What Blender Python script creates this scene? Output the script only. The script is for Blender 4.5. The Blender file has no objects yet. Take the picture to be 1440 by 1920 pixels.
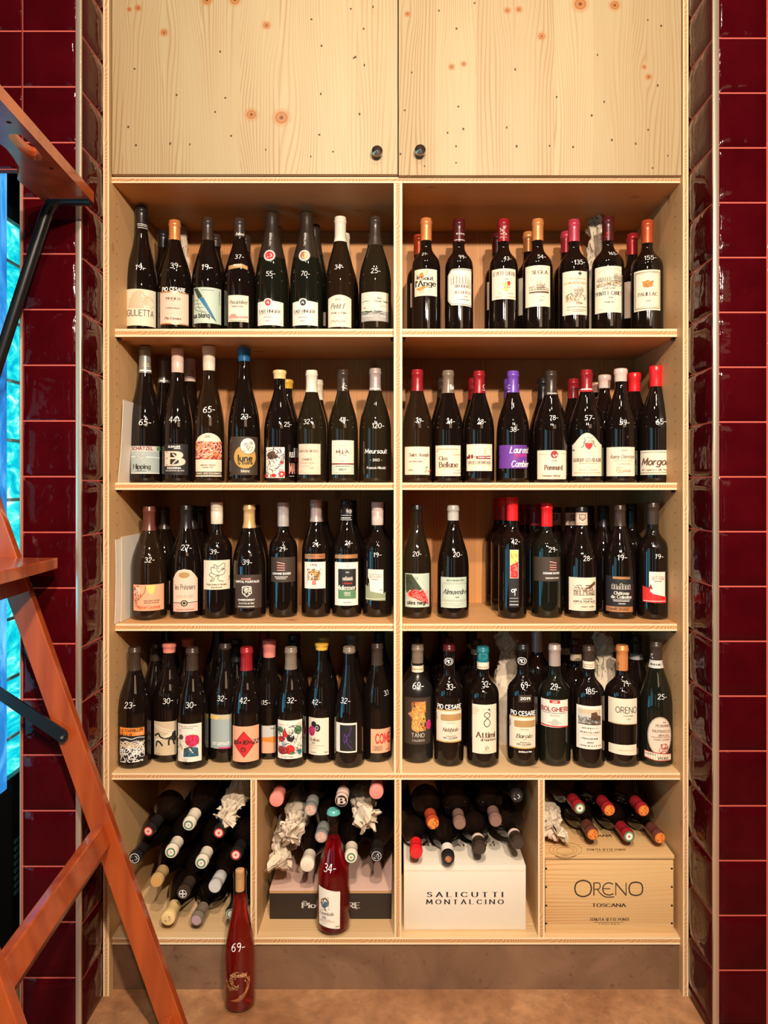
import bpy, bmesh, math, random
from mathutils import Vector, Matrix, noise
from mathutils.geometry import tessellate_polygon
S = bpy.context.scene
COL = S.collection
PI = math.pi
# ---------------------------------------------------------------- camera
F, DC, PX, PY, ZC = 1386.0, 1.75, 748.0, 910.0, 1.2096     # focal (px), distance to cabinet front, principal point, eye height
cd = bpy.data.cameras.new('camera'); cam = bpy.data.objects.new('camera', cd); COL.objects.link(cam)
cam.location = (0, -DC, ZC); cam.rotation_euler = (PI/2, 0, 0)
cd.sensor_fit = 'AUTO'; cd.sensor_width = 36; cd.lens = F/1920*36
cd.shift_x = -(PX-720)/1920; cd.shift_y = -(960-PY)/1920
cd.clip_start = 0.02
S.camera = cam
# ---------------------------------------------------------------- world, lights, exposure
S.view_settings.view_transform = 'Standard'; S.view_settings.look = 'None'
S.view_settings.gamma = 1; S.view_settings.use_curve_mapping = False
S.view_settings.exposure = 0.0
W = bpy.data.worlds.new('world'); S.world = W; W.use_nodes = True
W.node_tree.nodes['Background'].inputs[0].default_value = (1.0, .62, .42, 1)
W.node_tree.nodes['Background'].inputs[1].default_value = 0.05
def area(name, loc, target, power, color, sx, sy=None, shape='DISK'):
    l = bpy.data.lights.new(name, 'AREA'); l.energy = power; l.color = color; l.size = sx; l.shape = shape
    if sy: l.size_y = sy
    o = bpy.data.objects.new(name, l); COL.objects.link(o); o.location = loc
    o.rotation_euler = (Vector(target)-Vector(loc)).to_track_quat('-Z', 'Y').to_euler()
    return o
area('spot_lamp', (.42, -2.15, 2.16), (0.1, 0, 1.1), 57, (1, .84, .66), .07)
area('spot_lamp', (-.06, -2.12, 2.18), (-.1, 0, 1.1), 27, (1, .84, .66), .07)
area('spot_lamp', (-.25, -1.3, 2.9), (-.1, .1, 1.6), 5, (1, .85, .68), .10)
area('spot_lamp', (.30, -1.3, 2.9), (.3, .1, 1.6), 5, (1, .85, .68), .10)
lo_ = area('spot_lamp', (.04, -1.75, 2.35), (.04, .02, .40), 7, (1, .85, .68), .06); lo_.data.spread = math.radians(75)
area('added_blue_fill', (-1.75, -1.0, .75), (-.7, -.45, 1.75), 8, (.05, .55, .95), .5, 1.0, 'RECTANGLE')  # added fill tinting the ladder plate blue; no window stands there
area('room_glow', (1.2, -3.6, 2.4), (0, 0, 1.0), 9, (1, .66, .42), 1.4, .5, 'RECTANGLE')
S.cycles.max_bounces = 8; S.cycles.diffuse_bounces = 3; S.cycles.glossy_bounces = 4
S.cycles.transmission_bounces = 8; S.cycles.transparent_max_bounces = 12
S.cycles.sample_clamp_indirect = 4; S.cycles.caustics_reflective = False; S.cycles.caustics_refractive = False
# ---------------------------------------------------------------- helpers
def X_(px, Y): return (px-PX)*(DC+Y)/F
def Z_(py, Y): return ZC+(PY-py)*(DC+Y)/F
def P(px, py, Y): return Vector((X_(px, Y), Y, Z_(py, Y)))
def link(name, me, parent=None, mats=()):
    o = bpy.data.objects.new(name, me); COL.objects.link(o)
    for m in mats: me.materials.append(m)
    if parent: o.parent = parent
    return o
def empty(name, loc, label, cat, group=None, rz=0):
    o = bpy.data.objects.new(name, None); COL.objects.link(o); o.location = loc; o.rotation_euler = (0, 0, rz)
    o.empty_display_size = .02
    tag(o, label, cat, group); return o
def tag(o, label=None, cat=None, group=None, kind=None):
    if label: o['label'] = label
    if cat: o['category'] = cat
    if group: o['group'] = group
    if kind: o['kind'] = kind
    return o
def pyd(name, vs, fs, mi=None, smooth=False, parent=None, mats=()):
    me = bpy.data.meshes.new(name); me.from_pydata([tuple(v) for v in vs], [], fs)
    o = link(name, me, parent, mats)
    if mi: me.polygons.foreach_set('material_index', mi)
    if smooth: me.polygons.foreach_set('use_smooth', [True]*len(me.polygons))
    me.update(); return o
class MB:
    def __init__(s): s.v = []; s.f = []; s.m = []
    def quad(s, a, b, c, d, m=0):
        i = len(s.v); s.v += [a, b, c, d]; s.f.append((i, i+1, i+2, i+3)); s.m.append(m)
    def box(s, x0, x1, y0, y1, z0, z1, m=0, bev=0):
        i = len(s.v); b = bev
        if not b:
            s.v += [(x, y, z) for x in (x0, x1) for y in (y0, y1) for z in (z0, z1)]
            for f in ((0, 1, 3, 2), (4, 6, 7, 5), (0, 4, 5, 1), (2, 3, 7, 6), (0, 2, 6, 4), (1, 5, 7, 3)):
                s.f.append(tuple(i+k for k in f)); s.m.append(m)
            return
        bm = bmesh.new(); bmesh.ops.create_cube(bm, size=1)
        for v in bm.verts: v.co = Vector(((x0+x1)/2+v.co.x*(x1-x0), (y0+y1)/2+v.co.y*(y1-y0), (z0+z1)/2+v.co.z*(z1-z0)))
        bmesh.ops.bevel(bm, geom=bm.edges[:], offset=b, segments=2, affect='EDGES', profile=.5)
        s.bm(bm, m)
    def bm(s, bm, m=0):
        i = len(s.v); bm.verts.index_update(); s.v += [tuple(v.co) for v in bm.verts]
        for f in bm.faces: s.f.append(tuple(i+v.index for v in f.verts)); s.m.append(m)
        bm.free()
    def prism(s, poly, fn, d, m=0):
        """poly: 2d list, fn maps (x,y,t) to 3d, extruded t 0..d"""
        i = len(s.v); n = len(poly)
        s.v += [tuple(fn(x, y, 0)) for x, y in poly]+[tuple(fn(x, y, d)) for x, y in poly]
        s.f += [tuple(i+k for k in range(n)), tuple(i+n+k for k in reversed(range(n)))]
        s.f += [(i+k, i+(k+1) % n, i+n+(k+1) % n, i+n+k) for k in range(n)]; s.m += [m]*(n+2)
    def tube(s, pts, r, n=12, m=0, cap=True):
        pts = [Vector(p) for p in pts]; i0 = len(s.v); up = None
        for k, p in enumerate(pts):
            t = (pts[min(k+1, len(pts)-1)]-pts[max(k-1, 0)]).normalized()
            if up is None: up = t.orthogonal().normalized()
            up = (up-t*up.dot(t)).normalized(); b = t.cross(up)
            s.v += [tuple(p+(up*math.cos(2*PI*j/n)+b*math.sin(2*PI*j/n))*r) for j in range(n)]
        for k in range(len(pts)-1):
            for j in range(n):
                a = i0+k*n+j; c = i0+k*n+(j+1) % n
                s.f.append((a, c, c+n, a+n)); s.m.append(m)
        if cap:
            s.f += [tuple(i0+j for j in reversed(range(n))), tuple(i0+(len(pts)-1)*n+j for j in range(n))]; s.m += [m, m]
    def disc(s, c, r, axis=1, n=14, m=0, ry=None):
        i = len(s.v)
        for j in range(n):
            a = 2*PI*j/n; u = r*math.cos(a); w = (ry or r)*math.sin(a)
            s.v.append({1: (c[0]+u, c[1], c[2]+w), 0: (c[0], c[1]+u, c[2]+w), 2: (c[0]+u, c[1]+w, c[2])}[axis])
        s.f.append(tuple(range(i, i+n))); s.m.append(m)
    def build(s, name, mats, parent=None, smooth=False, fix=True):
        me = bpy.data.meshes.new(name); me.from_pydata([tuple(v) for v in s.v], [], s.f)
        o = link(name, me, parent, mats if isinstance(mats, (list, tuple)) else (mats,))
        me.polygons.foreach_set('material_index', s.m)
        if fix:
            bm = bmesh.new(); bm.from_mesh(me); bmesh.ops.recalc_face_normals(bm, faces=bm.faces[:]); bm.to_mesh(me); bm.free()
        if smooth:
            me.polygons.foreach_set('use_smooth', [True]*len(me.polygons))
            try: me.set_sharp_from_angle(angle=math.radians(35))
            except Exception: pass
        me.update(); return o
# ---------------------------------------------------------------- materials
class NT:
    def __init__(s, name):
        s.mat = bpy.data.materials.new(name); s.mat.use_nodes = True; s.nt = s.mat.node_tree; s.N = s.nt.nodes
        s.bsdf = s.N['Principled BSDF']
    def n(s, t, **kw):
        x = s.N.new(t)
        for k, v in kw.items(): setattr(x, k, v)
        return x
    def L(s, a, b): s.nt.links.new(a, b)
    def put(s, sock, v):
        if hasattr(v, 'is_output') or isinstance(v, bpy.types.NodeSocket): s.L(v, sock)
        else: sock.default_value = v
    def m(s, op, a, b=None, c=None):
        x = s.n('ShaderNodeMath', operation=op); s.put(x.inputs[0], a)
        if b is not None: s.put(x.inputs[1], b)
        if c is not None: s.put(x.inputs[2], c)
        return x.outputs[0]
    def comb(s, x, y, z):
        c = s.n('ShaderNodeCombineXYZ'); s.put(c.inputs[0], x); s.put(c.inputs[1], y); s.put(c.inputs[2], z); return c.outputs[0]
    def xyz(s, random_offset=False):
        t = s.n('ShaderNodeTexCoord'); v = t.outputs['Object']
        if random_offset:
            oi = s.n('ShaderNodeObjectInfo'); mu = s.m('MULTIPLY', oi.outputs['Random'], 7.3)
            a = s.n('ShaderNodeVectorMath', operation='ADD'); s.L(v, a.inputs[0]); s.L(s.comb(mu, mu, mu), a.inputs[1]); v = a.outputs[0]
        p = s.n('ShaderNodeSeparateXYZ'); s.L(v, p.inputs[0]); return p.outputs
    def noise(s, vec, scale=1, detail=2, rough=.5, out=0, dist=0):
        x = s.n('ShaderNodeTexNoise'); s.put(x.inputs['Vector'], vec); x.inputs['Scale'].default_value = scale
        x.inputs['Detail'].default_value = detail; x.inputs['Roughness'].default_value = rough; x.inputs['Distortion'].default_value = dist
        return x.outputs[out]
    def ramp(s, f, stops, interp='LINEAR'):
        r = s.n('ShaderNodeValToRGB'); s.L(f, r.inputs[0]); r.color_ramp.interpolation = interp
        e = r.color_ramp.elements
        while len(e) < len(stops): e.new(.5)
        for i, (p, c) in enumerate(stops):
            e[i].position = p; e[i].color = (c, c, c, 1) if isinstance(c, (int, float)) else (*c, 1)
        return r.outputs[0]
    def mix(s, f, a, b, mode='MIX'):
        x = s.n('ShaderNodeMix', data_type='RGBA', blend_type=mode); s.put(x.inputs[0], f)
        for i, v in ((6, a), (7, b)):
            s.put(x.inputs[i], v if not isinstance(v, tuple) else (*v[:3], 1))
        return x.outputs[2]
    def rgb(s, v, k): # scale colour
        return s.mix(1.0, v, k, 'MULTIPLY')
    def bump(s, h, strength, dist=.001):
        b = s.n('ShaderNodeBump'); s.L(h, b.inputs['Height']); b.inputs['Strength'].default_value = strength
        b.inputs['Distance'].default_value = dist; s.L(b.outputs[0], s.bsdf.inputs['Normal'])
    def set(s, **kw):
        mp = dict(col='Base Color', rough='Roughness', metal='Metallic', spec='Specular IOR Level', trans='Transmission Weight',
                  ior='IOR', coat='Coat Weight', coatr='Coat Roughness', emit='Emission Color', es='Emission Strength', sheen='Sheen Weight', alpha='Alpha')
        for k, v in kw.items():
            if isinstance(v, tuple): v = (*v[:3], 1)
            s.put(s.bsdf.inputs[mp[k]], v)
        return s
_mc = {}
def plain(name, col, rough=.5, metal=0, **kw):
    key = (name, col, rough, metal)
    if key in _mc: return _mc[key]
    t = NT(name); v = t.xyz(); c = t.noise(t.comb(v[0], v[1], v[2]), 90, 2)
    t.set(col=t.mix(t.m('MULTIPLY', c, .22), col, tuple(k*.72 for k in col)), rough=rough, metal=metal, **kw)
    _mc[key] = t.mat; return t.mat
def pine(name, g='z', c0=(.80, .60, .36), c1=(.60, .33, .13), knots=None, line=.85, rnd=True, small=True):
    t = NT(name); o = t.xyz(rnd)
    ax = {'z': (0, 2, 1), 'x': (2, 0, 1), 'y': (0, 1, 2)}[g]
    a, l, b = o[ax[0]], o[ax[1]], o[ax[2]]
    if g == 'x': a = t.m('ADD', a, b)
    if g == 'y': a = t.m('ADD', a, b)
    if g == 'z': a = t.m('ADD', a, t.m('MULTIPLY', b, 1.0))
    board = t.m('FLOOR', t.m('MULTIPLY', a, 1/.093)); wn = t.n('ShaderNodeTexWhiteNoise', noise_dimensions='1D'); t.L(board, wn.inputs['W'])
    rb = wn.outputs['Value']
    warp = 0.0; dn = None
    if knots:
        for (kx, kz, kr) in knots:
            dx = t.m('SUBTRACT', a, kx); dz = t.m('SUBTRACT', l, kz)
            d2 = t.m('MULTIPLY_ADD', dx, dx, t.m('MULTIPLY', t.m('MULTIPLY', dz, dz), .16))
            e = t.m('EXPONENT', t.m('MULTIPLY', d2, -1/(2.2*kr)**2))
            w = t.m('MULTIPLY', dx, e); warp = t.m('ADD', w, warp)
            nr = t.m('DIVIDE', t.m('SQRT', t.m('MULTIPLY_ADD', dx, dx, t.m('MULTIPLY', t.m('MULTIPLY', dz, dz), 1.1))), kr)
            dn = nr if dn is None else t.m('MINIMUM', dn, nr)
        a2 = t.m('SUBTRACT', a, t.m('MULTIPLY', warp, .75))
    else: a2 = a
    off = t.m('MULTIPLY', rb, 3.0)
    lo = t.noise(t.comb(t.m('MULTIPLY', a2, 7), t.m('ADD', t.m('MULTIPLY', l, .8), off), off), 1, 2)
    a3 = t.m('ADD', a2, t.m('MULTIPLY', lo, .11))
    ring = t.m('PINGPONG', t.m('MULTIPLY', a3, 270), 1.0)
    ring = t.ramp(ring, [(0, 0), (.62, .12), (1, 1)])
    fine = t.noise(t.comb(t.m('MULTIPLY', a3, 260), t.m('MULTIPLY', l, 5), off), 1, 3)
    msk = t.ramp(t.noise(t.comb(t.m('MULTIPLY', a, 9), t.m('ADD', t.m('MULTIPLY', l, 1.5), off), 3.1), 1, 1), [(.35, .12), (.7, 1)])
    g1 = t.m('MULTIPLY', t.m('MULTIPLY', ring, msk), line)
    col = t.mix(t.m('ADD', g1, t.m('MULTIPLY', t.m('SUBTRACT', fine, .42), .35)), c0, c1)
    col = t.mix(t.m('MULTIPLY', rb, .20), col, tuple(k*.80 for k in c1))
    if small:
        vo = t.n('ShaderNodeTexVoronoi', feature='F1'); t.L(t.comb(t.m('MULTIPLY', a, 9), t.m('MULTIPLY', l, 6), 0.3), vo.inputs['Vector']); vo.inputs['Scale'].default_value = 1
        k = t.ramp(vo.outputs['Distance'], [(.02, 1), (.07, .6), (.13, .0)])
        sel = t.m('GREATER_THAN', t.n('ShaderNodeSeparateColor').outputs[0] if 0 else t.m('MULTIPLY', vo.outputs['Distance'], 0), -1)
        col = t.mix(t.m('MULTIPLY', k, .85), col, (.22, .07, .02))
    if knots:
        rings = t.m('SINE', t.m('MULTIPLY', dn, 17))
        kc = t.mix(t.m('MULTIPLY_ADD', rings, .22, .3), (.52, .22, .07), (.20, .06, .015))
        kc = t.mix(t.ramp(dn, [(0, 1), (.3, .0)]), kc, (.09, .025, .01))
        col = t.mix(t.ramp(dn, [(0, 1), (.5, 1), (.68, .4), (1.0, 0)]), col, kc)
    t.set(col=col, rough=.52, spec=.35); t.bump(fine, .12, .0006)
    return t.mat
def core_mat():
    t = NT('laminated_core'); o = t.xyz()
    def u(ax, other):
        m = t.m('SUBTRACT', t.m('MODULO', t.m('ADD', o[ax], 10.0), .11), .055)
        r = t.m('SQRT', t.m('MULTIPLY_ADD', m, m, t.m('POWER', t.m('ADD', t.m('MODULO', t.m('ADD', o[other], 10), .3), .004), 2)))
        return r
    s = t.m('ADD', o[0], o[2])
    cell = t.m('FLOOR', t.m('MULTIPLY', s, 11)); wn = t.n('ShaderNodeTexWhiteNoise', noise_dimensions='1D'); t.L(cell, wn.inputs['W'])
    m = t.m('SUBTRACT', t.m('FRACT', t.m('MULTIPLY', s, 11)), wn.outputs['Value'])
    diff = t.m('SUBTRACT', o[0], o[2])
    rr = t.m('ADD', t.m('MULTIPLY', t.m('MULTIPLY', m, m), .06), t.m('MULTIPLY', diff, .55))
    rings = t.m('PINGPONG', t.m('MULTIPLY', t.m('ADD', rr, t.m('MULTIPLY', t.noise(t.comb(o[0], o[1], o[2]), 40, 2), .004)), 330), 1)
    c = t.mix(t.ramp(rings, [(.1, 0), (.8, 1)]), (.66, .39, .19), (.42, .19, .07))
    c = t.mix(t.m('MULTIPLY', wn.outputs['Value'], .5), c, (.55, .27, .11))
    t.set(col=c, rough=.6); return t.mat
CR = lambda x, y: (X_(x, .0), Z_(y, .0))
def kn(ox, lst): return [(X_(ox+x/2.5714, 0), Z_(y/2.5714, 0), r/2.5714*.00126*1.7) for x, y, r in lst]
K_L = kn(190, [(730, 548, 24), (875, 563, 32), (308, 152, 16), (803, 117, 17), (140, 40, 10), (182, 33, 14), (515, -4, 22), (650, -6, 24)])
K_R = kn(740, [(905, 14, 30), (1072, 20, 22), (553, 45, 14), (608, 40, 14), (718, 170, 17), (283, 318, 13), (70, 62, 12), (1235, 366, 13), (342, 304, 12), (1214, 318, 10)])
M_core = core_mat()
M_doorL = pine('pine_door_left', 'z', (.49, .385, .225), (.33, .16, .05), K_L, line=1.0, rnd=False, small=False)
M_doorR = pine('pine_door_right', 'z', (.49, .385, .225), (.33, .16, .05), K_R, line=1.0, rnd=False, small=False)
M_pz = pine('pine_vertical', 'z', (.66, .41, .19), (.44, .19, .065)); M_px = pine('pine_horizontal', 'x', (.70, .48, .26), (.46, .22, .08))
M_lam = pine('pine_light_lamella', 'x', (.80, .64, .42), (.58, .36, .16), small=False, line=.3)
M_lamz = pine('pine_light_lamella_upright', 'z', (.80, .64, .42), (.58, .36, .16), small=False, line=.3)
M_back = pine('pine_back', 'z', (.60, .275, .092), (.38, .12, .032))  # oranger than the door pine; interior shade put into the colour
M_under = pine('pine_shelf_shaded', 'x', (.68, .36, .15), (.42, .16, .045))  # same pine, oranger: shade under the shelves put into the colour
M_knotdot = plain('small_knot', (.10, .03, .01), .6)
def tile_mat():
    t = NT('burgundy_glaze'); o = t.xyz(); v = t.comb(o[0], o[1], o[2])
    n = t.noise(v, 9, 3, .6); n2 = t.noise(v, 38, 2, .5)
    c = t.mix(n, (.024, .0005, .0016), (.070, .0020, .0045))
    t.set(col=c, rough=t.ramp(n2, [(.3, .05), (.75, .13)]), spec=.5, ior=1.21)
    h = t.m('ADD', t.noise(v, 15, 2, .5), t.m('MULTIPLY', t.noise(v, 55, 2), .25)); t.bump(h, .5, .005)
    return t.mat
M_tile = tile_mat()
M_grout = plain('pink_grout', (.52, .085, .06), .7)
M_trim = plain('brushed_steel_trim', (.72, .62, .50), .32, .75)
def concrete():
    t = NT('brown_concrete'); o = t.xyz(); v = t.comb(o[0], o[1], o[2])
    n = t.noise(v, 5, 6, .62, dist=.6); n2 = t.noise(v, 30, 5, .65)
    vo = t.n('ShaderNodeTexVoronoi', feature='DISTANCE_TO_EDGE'); vo.inputs['Scale'].default_value = 2.2
    w = t.n('ShaderNodeVectorMath', operation='ADD'); t.L(v, w.inputs[0]); t.L(t.noise(v, 6, 3, .6, out=1), w.inputs[1]); t.L(w.outputs[0], vo.inputs['Vector'])
    c = t.ramp(n, [(.25, (.20, .078, .032)), (.5, (.38, .175, .078)), (.75, (.54, .28, .13))])
    c = t.mix(t.ramp(n2, [(.35, .4), (.6, 0)]), c, (.12, .055, .03))
    c = t.mix(t.ramp(vo.outputs['Distance'], [(0, .18), (.010, 0)]), c, (.62, .40, .22))
    t.set(col=c, rough=.42); t.bump(n2, .2, .002); return t.mat
M_floor = concrete()
def kick():
    t = NT('grey_brown_metal'); o = t.xyz(); v = t.comb(o[0], o[1], o[2])
    n = t.noise(v, 6, 4, .6, dist=.8); n2 = t.noise(v, 60, 3)
    c = t.ramp(n, [(.3, (.15, .078, .044)), (.7, (.25, .14, .080))]); c = t.mix(t.ramp(n2, [(.62, 0), (.75, .5)]), c, (.07, .035, .02))
    t.set(col=c, rough=.45, metal=.2); return t.mat
M_kick = kick()
M_dark = plain('dark_gap', (.01, .006, .006), .8)
M_steel = plain('polished_knob_metal', (.62, .50, .42), .24, 1.0)
def ladder_mat():
    t = NT('orange_stained_beech'); o = t.xyz()
    n = t.noise(t.comb(t.m('MULTIPLY', o[0], 30), t.m('MULTIPLY', o[1], 30), t.m('MULTIPLY', o[2], 3)), 1, 3)
    c = t.ramp(n, [(.3, (.27, .040, .008)), (.7, (.44, .080, .015))])
    t.set(col=c, rough=.30, spec=.6, coat=.55, coatr=.10); return t.mat
M_lad = ladder_mat()
M_blk = plain('black_powder_coat', (.006, .006, .007), .32)
# ---------------------------------------------------------------- setting
XL, XR = -.7045, .6893; YL, YR = -.111, -.128
def tiles(mb, org, U, V, N, cols, rows, gap, seed):
    """tiles on a plane: org + U*u + V*v, outward N ; cols list of (u0,u1), rows list of (v0,v1)"""
    rn = random.Random(seed); org, U, V, N = map(Vector, (org, U, V, N))
    for (u0, u1) in cols:
        for (v0, v1) in rows:
            a, b, c, d = u0+gap/2, u1-gap/2, v0+gap/2, v1-gap/2
            tx, ty, tt = rn.uniform(-.0008, .0008), rn.uniform(-.0008, .0008), rn.uniform(0, .0006)
            n = 7; i0 = len(mb.v)
            for j in range(n):
                for i in range(n):
                    s, r = i/(n-1), j/(n-1)
                    s = .5-.5*math.cos(PI*s); r = .5-.5*math.cos(PI*r)
                    e = min(s, 1-s, r, 1-r); h = .0035*min(1, (e/.03))**.5 if e > 0 else 0
                    h += (tx*(2*s-1)+ty*(2*r-1)+tt)*(1 if e > 0 else 0)
                    h += .0008*noise.noise(Vector((a+s*.12, c+r*.12, seed*3.0))*14)*(1 if e > 0 else 0)
                    mb.v.append(tuple(org+U*(a+(b-a)*s)+V*(c+(d-c)*r)+N*h))
            for j in range(n-1):
                for i in range(n-1):
                    k = i0+j*n+i; mb.f.append((k, k+1, k+n+1, k+n)); mb.m.append(0)
HT = 3.1
def rows(z0, pitch):
    r = []; k = math.floor((0-z0)/pitch)-1
    z = z0+k*pitch
    while z < HT:
        a, b = max(z, 0), min(z+pitch, HT)
        if b-a > .02: r.append((a, b))
        z += pitch
    return r
zl0 = Z_(998, YL); pl = 104.4*(DC+YL)/F; zr0 = Z_(1408, YR); pr = 102.8*(DC+YR)/F
RL = rows(zl0, pl); RRr = rows(zr0, pr)
xa = X_(143, YL); xb = X_(42, YL); xo = X_(38, YL); zo = Z_(318, YL); ztile = Z_(267, YL)
mb = MB()
tiles(mb, (0, YL, 0), (1, 0, 0), (0, 0, 1), (0, -1, 0), [(xb, xa)], RL, .0034, 1)
tiles(mb, (0, YL, 0), (1, 0, 0), (0, 0, 1), (0, -1, 0), [(xb-.12*(k+1), xb-.12*k) for k in range(9)], [r for r in RL if r[0] > ztile-.02]+[(zo, ztile)], .0034, 2)
tiles(mb, (XL, YL, 0), (0, 1, 0), (0, 0, 1), (1, 0, 0), [(.004, .125), (.125, .245), (.245, .365), (.365, .485)], [(a-.008, b-.008) for a, b in RL], .0034, 3)
mb.box(xa-.001, xa+.0005, YL+.001, .6, 0, HT, 1)
mb.box(xb-.0015, XL-.0005, YL+.0005, .6, 0, HT, 1)
mb.box(xb-1.4, xb, YL+.0005, YL+.02, zo, HT, 1)
o = mb.build('wall_left', [M_tile, M_grout], smooth=True, fix=False); tag(o, kind='structure')
mb = MB(); xc = X_(1347, YR)
tiles(mb, (0, YR, 0), (1, 0, 0), (0, 0, 1), (0, -1, 0), [(xc, xc+.107)]+[(xc+.107+.12*k, xc+.227+.12*k) for k in range(9)], RRr, .0034, 4)
tiles(mb, (XR, YR, 0), (0, 1, 0), (0, 0, 1), (-1, 0, 0), [(.004, .142), (.142, .262), (.262, .382), (.382, .502)], [(a-.0, b-.0) for a, b in RRr], .0034, 5)
mb.box(XR+.0005, xc+1.3, YR+.0005, .6, 0, HT, 1)
o = mb.build('wall_right', [M_tile, M_grout], smooth=True, fix=False); tag(o, kind='structure')
def tr(name, x0, x1, y0, y1, z0, z1):
    m = MB(); m.box(x0, x1, y0, y1, z0, z1, bev=.0012); tag(m.build(name, M_trim, smooth=True), kind='structure')
tr('trim_1', X_(143.5, YL), XL+.001, YL-.0045, YL+.004, 0, HT)
tr('trim_2', XR-.001, X_(1346.5, YR), YR-.0045, YR+.004, 0, HT)
tr('trim_3', X_(38.3, YL), X_(41.6, YL), YL-.0045, YL+.02, 0, Z_(322, YL))
mb = MB(); mb.quad((-3, -5, 0), (3, -5, 0), (3, .6, 0), (-3, .6, 0)); tag(mb.build('floor', M_floor), kind='structure')
M_room = plain('warm_plaster', (.06, .035, .025), .9); M_ceil = plain('dark_ceiling', (.05, .035, .028), .9)
for nm, q, m in (('ceiling', [(-3, -5, HT), (3, -5, HT), (3, .62, HT), (-3, .62, HT)], M_ceil), ('wall_back', [(-3, -5, 0), (3, -5, 0), (3, -5, HT), (-3, -5, HT)], M_room),
                 ('wall_front', [(-3, .61, 0), (3, .61, 0), (3, .61, HT), (-3, .61, HT)], M_dark),
                 ('wall_east', [(3, -5, 0), (3, .6, 0), (3, .6, HT), (3, -5, HT)], M_room), ('wall_west', [(-3, -5, 0), (-3, .6, 0), (-3, .6, HT), (-3, -5, HT)], M_room)):
    mb = MB(); mb.quad(*q); tag(mb.build(nm, m), kind='structure')
# unseen glowing panes behind the viewer: one daylit window, the rest added for reflections
def emitm(name, col, s):
    t = NT(name); o = t.xyz(); n = t.noise(t.comb(o[0], o[1], o[2]), 3, 2)
    t.set(col=(0, 0, 0), emit=t.mix(n, col, tuple(k*.6 for k in col)), es=s, rough=.3); return t.mat
M_w1 = emitm('teal_pane', (.25, .75, .85), 2.2); M_w2 = emitm('bright_streak_pane', (1, .93, .85), 9.0)
mb = MB(); mb.box(-2.97, -2.94, -4.2, -2.2, .3, 2.1, 0); tag(mb.build('window_1', M_w1), kind='structure')
mb = MB(); mb.box(.33, .385, -4.98, -4.95, .1, 2.2, 0); tag(mb.build('added_pane_2', M_w2), kind='structure')  # added glowing strip, narrowed for the white streak on the bottles
mb = MB(); mb.box(-1.5, -1.15, -4.98, -4.95, .3, 2.1, 0); tag(mb.build('added_pane_3', M_w1), kind='structure')  # added teal pane for reflections in the bottles, unseen
mb = MB(); mb.box(.95, 1.25, -4.98, -4.95, .1, 2.1, 0); tag(mb.build('added_pane_4', emitm('warm_pane', (1, .5, .35), .9)), kind='structure')  # added warm pane for reflections in the bottles, unseen
# ---------------------------------------------------------------- wine fridge seen through the opening
fr = empty('wine_fridge', (-1.22, .2, 0), 'tall black wine fridge with cyan lit glass door, behind the ladder at left edge', 'fridge')
def ploc(m, name, mats, parent, **k):
    ob = m.build(name, mats, None, **k); ob.parent = parent; ob.matrix_parent_inverse = parent.matrix_basis.inverted(); return ob
FX = -.95; zt = Z_(407, .039); zb = ZC-.714
mb = MB(); mb.box(-1.5, FX-.03, -.105, .5, .02, 2.02, 0, .004); mb.box(-1.5, FX-.05, -.1, .49, 0, .02)
ploc(mb, 'cabinet_body', M_blk, fr, smooth=True)
t = NT('cyan_lit_interior'); o_ = t.xyz(); v = t.comb(t.m('MULTIPLY', o_[0], 6), t.m('MULTIPLY', o_[1], 6), t.m('MULTIPLY', o_[2], 14))
nn = t.noise(v, 1.6, 5, .65, dist=1.5)
t.set(col=(0, 0, 0), emit=t.ramp(nn, [(.3, (.0, .28, .55)), (.46, (.0, .62, .72)), (.56, (.05, .85, .80)), (.68, (.8, 1, 1))]), es=1.3, rough=.5)
M_cy = t.mat
t = NT('blue_glow_frame'); o_ = t.xyz(); nn = t.noise(t.comb(o_[0], t.m('MULTIPLY', o_[1], 3), t.m('MULTIPLY', o_[2], 1.5)), 3, 4, .6, dist=1)
t.set(col=(.01, .02, .04), emit=t.ramp(nn, [(.3, (.01, .02, .12)), (.5, (.02, .2, .55)), (.7, (.15, .55, .9))]), es=1.4, rough=.15); M_bl = t.mat  # door frame is no lamp; blue light on it is painted as emission
t = NT('clear_fridge_glass'); g = t.n('ShaderNodeBsdfGlossy'); g.inputs['Roughness'].default_value = .02
tb = t.n('ShaderNodeBsdfTransparent'); lw = t.n('ShaderNodeFresnel'); mx = t.n('ShaderNodeMixShader'); t.L(t.m('MULTIPLY', lw.outputs[0], t.m('SUBTRACT', 1.0, t.n('ShaderNodeNewGeometry').outputs['Backfacing'])), mx.inputs[0]); t.L(tb.outputs[0], mx.inputs[1]); t.L(g.outputs[0], mx.inputs[2])
t.L(mx.outputs[0], t.N['Material Output'].inputs['Surface']); M_glass = t.mat
mb = MB(); mb.box(FX-.028, FX-.012, .045, .49, zb, zt); ploc(mb, 'lit_interior', M_cy, fr)
mb = MB()
for k in range(9):
    z = zb+(zt-zb)*(k+.6)/9.3; mb.box(FX-.012, FX-.006, .045, .49, z, z+.008)
ploc(mb, 'shelf_rack', plain('pale_rack', (.5, .8, .85), .3, .3), fr)
mb = MB(); mb.box(FX-.004, FX, .04, .495, zb, zt); ploc(mb, 'glass_pane', M_glass, fr)
mb = MB(); mb.box(FX-.03, FX+.004, -.02, .036, zb-.02, zt+.12, 0, .003); ploc(mb, 'door_frame', M_bl, fr, smooth=True)
mb = MB(); mb.box(FX-.03, FX+.003, .036, .5, zt, zt+.11, 0); ploc(mb, 'door_rail', M_blk, fr)
mb = MB(); mb.box(FX-.03, FX+.003, -.02, .5, .03, zb, 0); ploc(mb, 'door_rail', M_blk, fr)
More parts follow.
